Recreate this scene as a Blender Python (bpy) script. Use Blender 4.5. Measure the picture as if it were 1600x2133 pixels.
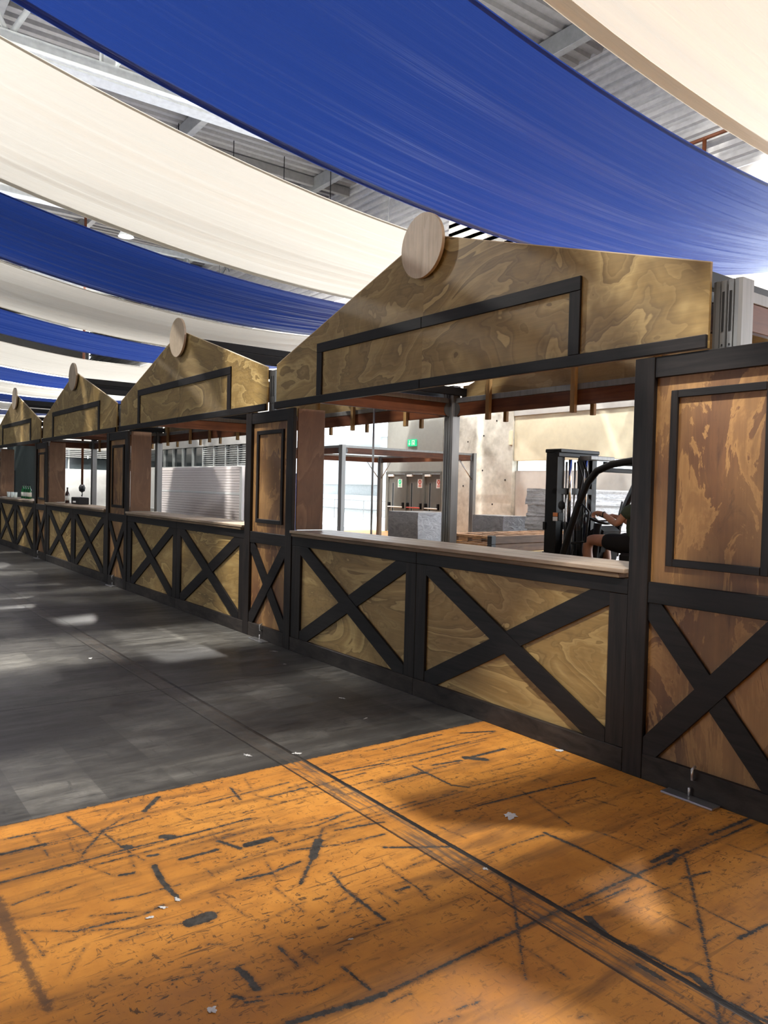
import bpy, bmesh, math, random
import numpy as np
from mathutils import Vector, Matrix, noise as mnoise

random.seed(7)
SC = bpy.context.scene
COL = SC.collection
for o in list(bpy.data.objects):
    bpy.data.objects.remove(o, do_unlink=True)

# ------------------------------------------------------------------ camera
YAW, PITCH, ROLL = -0.9324, -0.0294, 0.0248
fwd = Vector((math.sin(YAW)*math.cos(PITCH), math.cos(YAW)*math.cos(PITCH), math.sin(PITCH)))
rgt = Vector((math.cos(YAW), -math.sin(YAW), 0.0))
upv = rgt.cross(fwd)
r2 = rgt*math.cos(ROLL) + upv*math.sin(ROLL)
u2 = -rgt*math.sin(ROLL) + upv*math.cos(ROLL)
cam_d = bpy.data.cameras.new('camera')
cam_d.sensor_fit = 'HORIZONTAL'; cam_d.sensor_width = 36.0
cam_d.lens = 1610.3/1600*36.0
cam_d.clip_start = 0.05; cam_d.clip_end = 400
cam = bpy.data.objects.new('camera', cam_d); COL.objects.link(cam)
m = Matrix.Identity(4)
for i in range(3):
    m[i][0] = r2[i]; m[i][1] = u2[i]; m[i][2] = -fwd[i]
m.translation = Vector((0.0, -3.807, 1.6))
cam.matrix_world = m
SC.camera = cam

# ------------------------------------------------------------------ world, exposure
WORLD_STRENGTH = 6.5
w = bpy.data.worlds.new('sky'); SC.world = w; w.use_nodes = True
wb = w.node_tree.nodes['Background']
wb.inputs['Color'].default_value = (0.86, 0.93, 1.0, 1); wb.inputs['Strength'].default_value = WORLD_STRENGTH
SC.view_settings.view_transform = 'Standard'; SC.view_settings.look = 'None'
SC.view_settings.gamma = 1.0; SC.view_settings.use_curve_mapping = False
SC.view_settings.exposure = 0.45
SC.cycles.use_denoising = True
SC.cycles.max_bounces = 8; SC.cycles.diffuse_bounces = 4; SC.cycles.glossy_bounces = 3
SC.cycles.transmission_bounces = 4; SC.cycles.transparent_max_bounces = 6
SC.cycles.sample_clamp_indirect = 6.0
SC.cycles.caustics_reflective = False; SC.cycles.caustics_refractive = False
LAMP_POWER = 2600.0      # each high-bay lamp under the roof

# ------------------------------------------------------------------ material helpers
def new_mat(name):
    mt = bpy.data.materials.new(name); mt.use_nodes = True
    nt = mt.node_tree; nt.nodes.clear()
    out = nt.nodes.new('ShaderNodeOutputMaterial'); b = nt.nodes.new('ShaderNodeBsdfPrincipled')
    nt.links.new(b.outputs[0], out.inputs[0])
    return mt, nt, b, out
def N(nt, typ, **kw):
    n = nt.nodes.new(typ)
    for k, v in kw.items():
        if k.startswith('i_'):
            key = k[2:]; key = int(key) if key.isdigit() else key
            n.inputs[key].default_value = v
        else: setattr(n, k, v)
    return n
def L(nt, a, b): nt.links.new(a, b)
def math_n(nt, op, a, b=None, c=None, clamp=False):
    n = nt.nodes.new('ShaderNodeMath'); n.operation = op; n.use_clamp = clamp
    for i, v in enumerate((a, b, c)):
        if v is None: continue
        if isinstance(v, (int, float)): n.inputs[i].default_value = v
        else: nt.links.new(v, n.inputs[i])
    return n.outputs[0]
def ramp(nt, fac, stops, interp='LINEAR'):
    r = nt.nodes.new('ShaderNodeValToRGB'); cr = r.color_ramp; cr.interpolation = interp
    while len(cr.elements) < len(stops): cr.elements.new(0.5)
    for e, (p, c) in zip(cr.elements, stops):
        e.position = p; e.color = (*c, 1) if len(c) == 3 else c
    nt.links.new(fac, r.inputs[0]); return r.outputs[0]
def mixc(nt, fac, a, b, blend='MIX'):
    n = nt.nodes.new('ShaderNodeMix'); n.data_type = 'RGBA'; n.blend_type = blend
    for i, v in ((0, fac), (6, a), (7, b)):
        if isinstance(v, (int, float)): n.inputs[i].default_value = v
        elif isinstance(v, tuple): n.inputs[i].default_value = (*v, 1)
        else: nt.links.new(v, n.inputs[i])
    return n.outputs[2]
def coords(nt, scale, rnd=True, kind='Object'):
    tc = nt.nodes.new('ShaderNodeTexCoord'); v = tc.outputs[kind]
    if rnd:
        oi = nt.nodes.new('ShaderNodeObjectInfo')
        mul = nt.nodes.new('ShaderNodeVectorMath'); mul.operation = 'MULTIPLY_ADD'
        cb = nt.nodes.new('ShaderNodeCombineXYZ')
        for i, k in enumerate((61.0, 37.0, 83.0)):
            L(nt, math_n(nt, 'MULTIPLY', oi.outputs['Random'], k), cb.inputs[i])
        ad = nt.nodes.new('ShaderNodeVectorMath'); ad.operation = 'ADD'
        L(nt, v, ad.inputs[0]); L(nt, cb.outputs[0], ad.inputs[1]); v = ad.outputs[0]
        nt.nodes.remove(mul)
    mp = nt.nodes.new('ShaderNodeMapping'); mp.inputs['Scale'].default_value = scale
    L(nt, v, mp.inputs[0]); return mp.outputs[0]
def noise_n(nt, vec, scale=1.0, detail=2.0, rough=0.5, dist=0.0):
    n = nt.nodes.new('ShaderNodeTexNoise')
    n.inputs['Scale'].default_value = scale; n.inputs['Detail'].default_value = detail
    n.inputs['Roughness'].default_value = rough; n.inputs['Distortion'].default_value = dist
    L(nt, vec, n.inputs['Vector']); return n.outputs['Fac']
def bump_n(nt, b, h, strength=0.2, dist=0.01):
    bp = nt.nodes.new('ShaderNodeBump'); bp.inputs['Strength'].default_value = strength
    bp.inputs['Distance'].default_value = dist
    L(nt, h, bp.inputs['Height']); L(nt, bp.outputs[0], b.inputs['Normal'])

def plain(name, col, rough=0.5, metal=0.0, var=0.12, vscale=6.0, emit=None, estr=0.0, spec=0.5):
    mt, nt, b, out = new_mat(name)
    v = coords(nt, (1, 1, 1)); n = noise_n(nt, v, vscale, 4, 0.6)
    c0 = tuple(x*(1-var) for x in col); c1 = tuple(min(1, x*(1+var)) for x in col)
    L(nt, ramp(nt, n, [(0.3, c0), (0.7, c1)]), b.inputs['Base Color'])
    b.inputs['Roughness'].default_value = rough; b.inputs['Metallic'].default_value = metal
    b.inputs['Specular IOR Level'].default_value = spec
    if emit:
        b.inputs['Emission Color'].default_value = (*emit, 1); b.inputs['Emission Strength'].default_value = estr
    return mt

def plywood(name, dark, mid, light, scale, K, line=0.10, flake=0.0, flake_col=None, rough=0.55):
    """rotary-cut plywood: stepped contours of a stretched noise field (crisp on one side), stain blotches, fine grain"""
    mt, nt, b, out = new_mat(name)
    v = coords(nt, scale)
    n1 = noise_n(nt, v, 1.0, 4.5, 0.50, 0.7)
    def steps(k, lt, md, dk):
        saw = math_n(nt, 'FRACT', math_n(nt, 'MULTIPLY', n1, k))
        return ramp(nt, saw, [(0.0, lt), (line*0.6, lt), (line+0.22, md), (0.70, md), (0.975, dk), (1.0, lt)])
    c = steps(K, light, mid, dark)
    c = mixc(nt, 0.32, c, steps(K*2.6, tuple(0.6*a+0.4*b_ for a, b_ in zip(light, mid)), mid, dark))
    nb = noise_n(nt, coords(nt, tuple(s*0.55 for s in scale)), 1.7, 3.0, 0.5)
    c = mixc(nt, ramp(nt, nb, [(0.50, (0, 0, 0)), (0.75, (0.6, 0.6, 0.6))]), c, mid)
    if flake:
        lowf = noise_n(nt, coords(nt, (1.4, 1.0, 1.0)), 1.3, 3.0, 0.5)
        c = mixc(nt, ramp(nt, lowf, [(0.40, (0, 0, 0)), (0.68, (0.8, 0.8, 0.8))]), c, tuple(x*0.86 for x in flake_col))
        nf = noise_n(nt, v, 1.9, 8.0, 0.66, 0.9)
        c = mixc(nt, ramp(nt, nf, [(0.515, (0, 0, 0)), (0.53, (flake, flake, flake)), (0.60, (flake*0.45,)*3)]), c, flake_col)
        c = mixc(nt, ramp(nt, nf, [(0.30, (0.6, 0.6, 0.6)), (0.40, (0.0, 0.0, 0.0))]), c, tuple(x*0.6 for x in dark))
    horiz = scale[0] < scale[2]
    vg = coords(nt, (3.0 if horiz else 60.0, 10.0, 60.0 if horiz else 3.0))
    ng = noise_n(nt, vg, 1.0, 3.0, 0.6)
    c = mixc(nt, 0.35, c, ramp(nt, ng, [(0.25, (0.35, 0.35, 0.35)), (0.75, (1.0, 1.0, 1.0))]), 'MULTIPLY')
    nd = noise_n(nt, coords(nt, (1, 1, 1)), 1.6, 5.0, 0.62)
    c = mixc(nt, 0.6, c, ramp(nt, nd, [(0.3, (0.50, 0.46, 0.42)), (0.62, (1, 1, 1))]), 'MULTIPLY')
    L(nt, c, b.inputs['Base Color']); b.inputs['Roughness'].default_value = rough
    bump_n(nt, b, ng, 0.12, 0.002)
    return mt

def stained(name, c0, c1, scale, rough=0.5):
    """dark stained board with streaky grain along its length"""
    mt, nt, b, out = new_mat(name)
    v = coords(nt, scale)
    n = noise_n(nt, v, 1.0, 5.0, 0.62, 0.6)
    n2 = noise_n(nt, coords(nt, (1, 1, 1)), 3.0, 3.0, 0.6)
    c = ramp(nt, n, [(0.3, c0), (0.72, c1)])
    c = mixc(nt, 0.6, c, ramp(nt, n2, [(0.3, (0.45, 0.45, 0.45)), (0.7, (1, 1, 1))]), 'MULTIPLY')
    L(nt, c, b.inputs['Base Color']); b.inputs['Roughness'].default_value = rough
    b.inputs['Specular IOR Level'].default_value = 0.22
    bump_n(nt, b, n, 0.15, 0.002)
    return mt

def aluminium(name, col=(0.42, 0.42, 0.41), rough=0.42):
    mt, nt, b, out = new_mat(name)
    n = noise_n(nt, coords(nt, (40, 40, 1.2)), 1.0, 3.0, 0.6)
    L(nt, ramp(nt, n, [(0.3, tuple(x*0.75 for x in col)), (0.7, col)]), b.inputs['Base Color'])
    b.inputs['Metallic'].default_value = 0.75; b.inputs['Roughness'].default_value = rough
    return mt

def fabric(name, col, trans, rough=0.5, mixt=0.35, gloss=0.25):
    mt, nt, b, out = new_mat(name)
    n = noise_n(nt, coords(nt, (3.0, 0.12, 1.0)), 2.0, 3.0, 0.5)
    c = ramp(nt, n, [(0.3, tuple(x*0.88 for x in col)), (0.7, col)])
    L(nt, c, b.inputs['Base Color']); b.inputs['Roughness'].default_value = rough
    b.inputs['Specular IOR Level'].default_value = gloss
    nb_ = noise_n(nt, coords(nt, (9.0, 0.10, 0.6)), 1.6, 4.0, 0.55, 0.15)
    bump_n(nt, b, nb_, 0.42, 0.05)
    t = nt.nodes.new('ShaderNodeBsdfTranslucent'); t.inputs['Color'].default_value = (*trans, 1)
    mx = nt.nodes.new('ShaderNodeMixShader'); mx.inputs[0].default_value = mixt
    L(nt, b.outputs[0], mx.inputs[1]); L(nt, t.outputs[0], mx.inputs[2]); L(nt, mx.outputs[0], out.inputs[0])
    return mt

def film(name, col, rough=0.22):
    """stretch film over goods: creased glossy skin"""
    mt, nt, b, out = new_mat(name)
    v = coords(nt, (2, 2, 4)); n = noise_n(nt, v, 2.6, 8.0, 0.7, 1.6)
    L(nt, ramp(nt, n, [(0.28, tuple(x*0.55 for x in col)), (0.48, tuple(x*0.85 for x in col)), (0.62, col), (0.7, (0.85, 0.85, 0.86))]), b.inputs['Base Color'])
    b.inputs['Roughness'].default_value = rough
    bump_n(nt, b, n, 0.6, 0.03); return mt

def glass_mat(name, col=(0.96, 0.98, 0.98)):
    mt, nt, b, out = new_mat(name)
    g = nt.nodes.new('ShaderNodeBsdfGlossy'); g.inputs['Roughness'].default_value = 0.03
    t = nt.nodes.new('ShaderNodeBsdfTransparent'); t.inputs['Color'].default_value = (*col, 1)
    mx = nt.nodes.new('ShaderNodeMixShader'); mx.inputs[0].default_value = 0.08
    L(nt, t.outputs[0], mx.inputs[1]); L(nt, g.outputs[0], mx.inputs[2]); L(nt, mx.outputs[0], out.inputs[0]); return mt

M = {}
M['ply_gable'] = plywood('gable plywood', (0.160, 0.098, 0.027), (0.288, 0.187, 0.057), (0.51, 0.368, 0.145), (0.75, 1.0, 1.35), 8.0, 0.12)
M['ply_counter'] = plywood('counter plywood', (0.170, 0.102, 0.028), (0.300, 0.190, 0.059), (0.51, 0.362, 0.142), (0.7, 1.0, 2.0), 8.0, 0.12)
M['ply_pillar'] = plywood('pillar plywood', (0.085, 0.035, 0.0125), (0.145, 0.062, 0.021), (0.20, 0.092, 0.031), (2.6, 1.0, 0.95), 3.0, 0.06, 0.95, (0.38, 0.205, 0.068))
M['ply_jamb'] = plywood('jamb plywood', (0.13, 0.060, 0.026), (0.175, 0.085, 0.038), (0.27, 0.15, 0.075), (1.6, 1.8, 0.55), 5.0, 0.06)
M['pale_ply'] = plywood('pale plywood', (0.50, 0.39, 0.26), (0.60, 0.48, 0.34), (0.66, 0.55, 0.41), (2.2, 1.0, 0.5), 4.0)
M['rear_ply'] = plywood('rear plywood', (0.30, 0.19, 0.07), (0.37, 0.25, 0.10), (0.46, 0.33, 0.15), (0.8, 1.0, 1.6), 5.0)
DK0, DK1 = (0.004, 0.0034, 0.0034), (0.018, 0.0145, 0.014)
M['dark_x'] = stained('dark board along x', DK0, DK1, (2.0, 30.0, 30.0))
M['dark_z'] = stained('dark board upright', DK0, (0.024, 0.0175, 0.015), (30.0, 30.0, 2.0))
M['dark_worn'] = stained('worn dark base board', (0.011, 0.009, 0.008), (0.05, 0.040, 0.034), (5.0, 20.0, 14.0), 0.6)
M['plank'] = stained('counter plank', (0.24, 0.17, 0.11), (0.50, 0.40, 0.30), (1.6, 26.0, 26.0), 0.4)
M['plank_edge'] = stained('counter edge', (0.09, 0.06, 0.035), (0.20, 0.14, 0.085), (1.6, 26.0, 26.0), 0.55)
M['timber'] = stained('brown timber', (0.085, 0.042, 0.020), (0.21, 0.115, 0.058), (2.0, 14.0, 26.0), 0.55)
M['edge_ply'] = plain('cut plywood edge', (0.55, 0.44, 0.29), 0.7)
M['alu'] = aluminium('aluminium profile', (0.27, 0.27, 0.265), 0.5)
M['alu_dark'] = aluminium('dull aluminium', (0.13, 0.13, 0.13), 0.5)
M['beam_wood'] = stained('red brown beam', (0.075, 0.022, 0.010), (0.17, 0.062, 0.026), (1.2, 1.2, 18.0), 0.45)
M['batten'] = stained('pine batten', (0.22, 0.125, 0.045), (0.40, 0.25, 0.10), (18.0, 18.0, 1.6), 0.6)
M['black'] = plain('black paint', (0.006, 0.006, 0.007), 0.45, var=0.3, spec=0.3)
M['black_matt'] = plain('black matt', (0.012, 0.012, 0.012), 0.8)
M['slot'] = plain('dark slot', (0.004, 0.004, 0.004), 0.9)
M['steel'] = plain('zinc steel', (0.50, 0.50, 0.50), 0.32, 0.9)
M['chrome'] = plain('polished rod', (0.85, 0.85, 0.85), 0.12, 1.0)
M['white_steel'] = plain('white painted steel', (0.50, 0.53, 0.52), 0.45)
M['grey_steel'] = plain('grey painted steel', (0.20, 0.205, 0.205), 0.5)
M['deck'] = plain('roof deck sheet', (0.20, 0.195, 0.19), 0.55)
M['cladding'] = plain('wall cladding sheet', (0.36, 0.36, 0.36), 0.45)
M['blue_cloth'] = fabric('blue satin', (0.015, 0.043, 0.205), (0.012, 0.036, 0.20), 0.42, 0.22, 0.35)
M['lit_blue_hem'] = fabric('lit blue hem', (0.035, 0.090, 0.40), (0.03, 0.09, 0.45), 0.45, 0.3, 0.4)  # lighter than the cloth: daylight on the edges put into the colour
M['white_cloth'] = fabric('white satin', (0.82, 0.81, 0.775), (0.56, 0.55, 0.52), 0.45, 0.215, 0.35)
M['white_hem'] = fabric('white hem', (0.74, 0.73, 0.70), (0.6, 0.57, 0.5), 0.5, 0.25, 0.3)
M['grey_wall'] = plain('grey painted wall', (0.27, 0.275, 0.255), 0.6, var=0.05)
M['door'] = plain('grey door', (0.13, 0.132, 0.12), 0.5, var=0.06)
M['beige'] = plain('beige wall panel', (0.80, 0.74, 0.55), 0.7, var=0.05)
M['pinkgrey'] = plain('warm grey wall', (0.62, 0.59, 0.55), 0.7, var=0.05)
M['uppergrey'] = plain('upper grey wall', (0.50, 0.49, 0.47), 0.7, var=0.05)
M['white_wall'] = plain('white wall', (0.80, 0.81, 0.80), 0.6, var=0.04)
M['white_panel'] = plain('white ribbed panel', (0.82, 0.76, 0.74), 0.3, var=0.03)
M['dark_glass'] = plain('dark window glass', (0.035, 0.045, 0.05), 0.1)
M['louvre'] = plain('grey louvre', (0.40, 0.42, 0.42), 0.5)
M['glass'] = glass_mat('clear glass')
M['curtain'] = plain('dark green grey partition', (0.045, 0.058, 0.055), 0.8)
M['film_white'] = film('white stretch film', (0.80, 0.81, 0.83))
M['film_grey'] = film('clear film over grey goods', (0.50, 0.50, 0.52))
M['signgreen'] = plain('green sign', (0.01, 0.36, 0.16), 0.4, emit=(0.02, 0.55, 0.25), estr=0.6)
M['signwhite'] = plain('white sign', (0.85, 0.85, 0.83), 0.5, var=0.02)
M['signred'] = plain('red sign', (0.62, 0.06, 0.03), 0.5)
M['redbar'] = plain('red push bar', (0.60, 0.08, 0.06), 0.4)
M['blue_door'] = plain('blue door', (0.02, 0.06, 0.20), 0.4)
M['paper'] = plain('paper scrap', (0.62, 0.62, 0.60), 0.8, var=0.2)
M['lamp_on'] = plain('lit lamp glass', (1, 1, 1), 0.4, emit=(1.0, 0.97, 0.9), estr=40.0)
M['bottle_green'] = plain('green bottle glass', (0.01, 0.10, 0.03), 0.08)
M['bottle_dark'] = plain('dark bottle glass', (0.03, 0.008, 0.006), 0.08)
M['bottle_label'] = plain('bottle label', (0.7, 0.68, 0.6), 0.6)
M['skin'] = plain('skin', (0.52, 0.27, 0.17), 0.5, var=0.10, vscale=14)
M['shirt'] = plain('olive green shirt', (0.055, 0.075, 0.045), 0.85)
M['shorts'] = plain('black shorts', (0.008, 0.008, 0.009), 0.9)
M['hair'] = plain('dark hair', (0.03, 0.02, 0.014), 0.7)
M['orange_lens'] = plain('orange lens', (0.75, 0.22, 0.02), 0.3)
M['ground_out'] = plain('pale outdoor paving', (0.72, 0.71, 0.68), 0.8)
M['out_wall'] = plain('pale outdoor wall', (0.75, 0.78, 0.80), 0.8)
M['rubber'] = plain('tyre rubber', (0.015, 0.015, 0.015), 0.8)
M['glassware'] = plain('clear glassware', (0.75, 0.82, 0.78), 0.1)

def concrete_mat():
    mt, nt, b, out = new_mat('cast concrete')
    v = coords(nt, (1, 1, 1), False)
    n = noise_n(nt, v, 0.9, 6.0, 0.62, 0.9); n2 = noise_n(nt, v, 7.0, 5.0, 0.6)
    c = ramp(nt, n, [(0.25, (0.36, 0.34, 0.29)), (0.45, (0.62, 0.60, 0.53)), (0.7, (0.74, 0.72, 0.66))])
    c = mixc(nt, 0.5, c, ramp(nt, n2, [(0.3, (0.6, 0.6, 0.58)), (0.65, (1, 1, 1))]), 'MULTIPLY')
    L(nt, c, b.inputs['Base Color']); b.inputs['Roughness'].default_value = 0.75
    bump_n(nt, b, n2, 0.2, 0.01); return mt
M['concrete'] = concrete_mat()

# ------------------------------------------------------------------ mesh helpers
def link(o): COL.objects.link(o); return o
def tag(o, label=None, cat=None, group=None, kind=None):
    if label: o['label'] = label
    if cat: o['category'] = cat
    if group: o['group'] = group
    if kind: o['kind'] = kind
    return o
def thing(name, label, cat, loc=(0, 0, 0), rz=0.0, group=None):
    o = bpy.data.objects.new(name, None); o.empty_display_size = 0.1
    o.location = loc; o.rotation_euler = (0, 0, rz); link(o)
    return tag(o, label, cat, group)
def ob(name, me, mat, parent=None, loc=(0, 0, 0), rot=(0, 0, 0), label=None):
    o = bpy.data.objects.new(name, me); link(o)
    if parent is not None: o.parent = parent
    o.location = loc; o.rotation_euler = rot
    if mat and not me.materials: me.materials.append(mat)
    if label: o['label'] = label
    return o
def mesh_from(verts, faces, name='mesh', smooth=False):
    me = bpy.data.meshes.new(name); me.from_pydata(verts, [], faces); me.update()
    if smooth:
        for p in me.polygons: p.use_smooth = True
    return me
_box_cache = {}
def box_mesh(sx, sy, sz, bev, mat):
    k = (round(sx, 4), round(sy, 4), round(sz, 4), bev, mat.name)
    if k in _box_cache: return _box_cache[k]
    bm = bmesh.new(); bmesh.ops.create_cube(bm, size=1.0)
    for v in bm.verts: v.co = Vector((v.co.x*sx, v.co.y*sy, v.co.z*sz))
    if bev > 0:
        bmesh.ops.bevel(bm, geom=list(bm.edges), offset=min(bev, 0.3*min(sx, sy, sz)), segments=1, affect='EDGES')
    me = bpy.data.meshes.new('box'); bm.to_mesh(me); bm.free(); me.materials.append(mat)
    _box_cache[k] = me; return me
def box(name, x0, x1, y0, y1, z0, z1, mat, parent=None, bev=0.003, label=None):
    x0, x1 = min(x0, x1), max(x0, x1); y0, y1 = min(y0, y1), max(y0, y1); z0, z1 = min(z0, z1), max(z0, z1)
    me = box_mesh(x1-x0, y1-y0, z1-z0, bev, mat)
    return ob(name, me, None, parent, ((x0+x1)/2, (y0+y1)/2, (z0+z1)/2), label=label)
def prism_mesh(poly, y0, y1, c, bev=0.0):
    """polygon in xz (counter-clockwise seen from -y), extruded from y0 to y1, origin at c"""
    a = sum(poly[i][0]*poly[(i+1) % len(poly)][1]-poly[(i+1) % len(poly)][0]*poly[i][1] for i in range(len(poly)))
    if a < 0: poly = poly[::-1]
    n = len(poly)
    vs = [(x-c[0], y0-c[1], z-c[2]) for x, z in poly] + [(x-c[0], y1-c[1], z-c[2]) for x, z in poly]
    fs = [tuple(range(n)), tuple(range(2*n-1, n-1, -1))] + [(i, i+n, (i+1) % n+n, (i+1) % n) for i in range(n)]
    return mesh_from(vs, fs)
def prism(name, poly, y0, y1, mat, parent=None, label=None):
    cx = sum(p[0] for p in poly)/len(poly); cz = sum(p[1] for p in poly)/len(poly); c = (cx, (y0+y1)/2, cz)
    return ob(name, prism_mesh(poly, y0, y1, c), mat, parent, c, label=label)
def tube_mesh(pts, rad, seg=8, caps=True, closed=False):
    pts = [Vector(p) for p in pts]; n = len(pts)
    rads = rad if isinstance(rad, (list, tuple)) else [rad]*n
    vs, fs = [], []; prev = None
    for i, p in enumerate(pts):
        if closed: d = (pts[(i+1) % n]-pts[i-1])
        else: d = pts[min(i+1, n-1)]-pts[max(i-1, 0)]
        d.normalize()
        if prev is None:
            a = Vector((0, 0, 1)) if abs(d.z) < 0.9 else Vector((1, 0, 0)); u = d.cross(a).normalized()
        else: u = (prev-d*prev.dot(d)).normalized()
        prev = u; v = d.cross(u)
        for k in range(seg):
            t = 2*math.pi*k/seg; vs.append(tuple(p+(u*math.cos(t)+v*math.sin(t))*rads[i]))
    m_ = n if closed else n-1
    for i in range(m_):
        for k in range(seg):
            a, b = i*seg+k, i*seg+(k+1) % seg; c, d = ((i+1) % n)*seg+(k+1) % seg, ((i+1) % n)*seg+k
            fs.append((a, b, c, d))
    if caps and not closed: fs += [tuple(range(seg-1, -1, -1)), tuple(range((n-1)*seg, n*seg))]
    me = mesh_from(vs, fs)
    for p in me.polygons: p.use_smooth = len(p.vertices) == 4
    return me
def tube(name, pts, rad, mat, parent=None, seg=8, closed=False, label=None):
    c = Vector(pts[0])
    return ob(name, tube_mesh([Vector(p)-c for p in pts], rad, seg, True, closed), mat, parent, tuple(c), label=label)
def lathe_mesh(prof, seg=20, axis='z'):
    vs, fs = [], []
    for r, z in prof:
        for k in range(seg):
            t = 2*math.pi*k/seg; p = (r*math.cos(t), r*math.sin(t), z)
            if axis == 'y': p = (p[0], p[2], p[1])
            vs.append(p)
    for i in range(len(prof)-1):
        for k in range(seg):
            a, b = i*seg+k, i*seg+(k+1) % seg; q = (a, b, b+seg, a+seg)
            fs.append(q if axis == 'z' else q[::-1])
    fs.append(tuple(range(seg-1, -1, -1))); fs.append(tuple(range((len(prof)-1)*seg, len(prof)*seg)))
    me = mesh_from(vs, fs)
    for p in me.polygons: p.use_smooth = len(p.vertices) == 4
    return me
def disc(name, cx, cz, r, y0, y1, mat, parent, seg=40, label=None):
    poly = [(cx+r*math.cos(2*math.pi*k/seg), cz+r*math.sin(2*math.pi*k/seg)) for k in range(seg)]
    return prism(name, poly, y0, y1, mat, parent, label)
def clip_band(p, q, hw, x0, x1, z0, z1):
    """diagonal board of half width hw from p to q, cut to the rectangle"""
    d = Vector((q[0]-p[0], q[1]-p[1])); d.normalize(); n = Vector((-d.y, d.x))
    e = 0.4
    poly = [Vector(p)-d*e+n*hw, Vector(p)-d*e-n*hw, Vector(q)+d*e-n*hw, Vector(q)+d*e+n*hw]
    poly = [(v.x, v.y) for v in poly]
    def cut(poly, f, inter):
        out = []
        for i in range(len(poly)):
            a, b = poly[i-1], poly[i]; fa, fb = f(a), f(b)
            if fa*fb < 0:
                t = fa/(fa-fb); out.append((a[0]+(b[0]-a[0])*t, a[1]+(b[1]-a[1])*t))
            if fb >= 0: out.append(b)
        return out
    for f in (lambda v: v[0]-x0, lambda v: x1-v[0], lambda v: v[1]-z0, lambda v: z1-v[1]): poly = cut(poly, f, None)
    return poly
def copy_tree(o, parent=None):
    c = o.copy(); COL.objects.link(c)
    if parent is not None: c.parent = parent
    for ch in list(o.children): copy_tree(ch, c)
    return c
def relabel(o, label): o['label'] = label; return o

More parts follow.
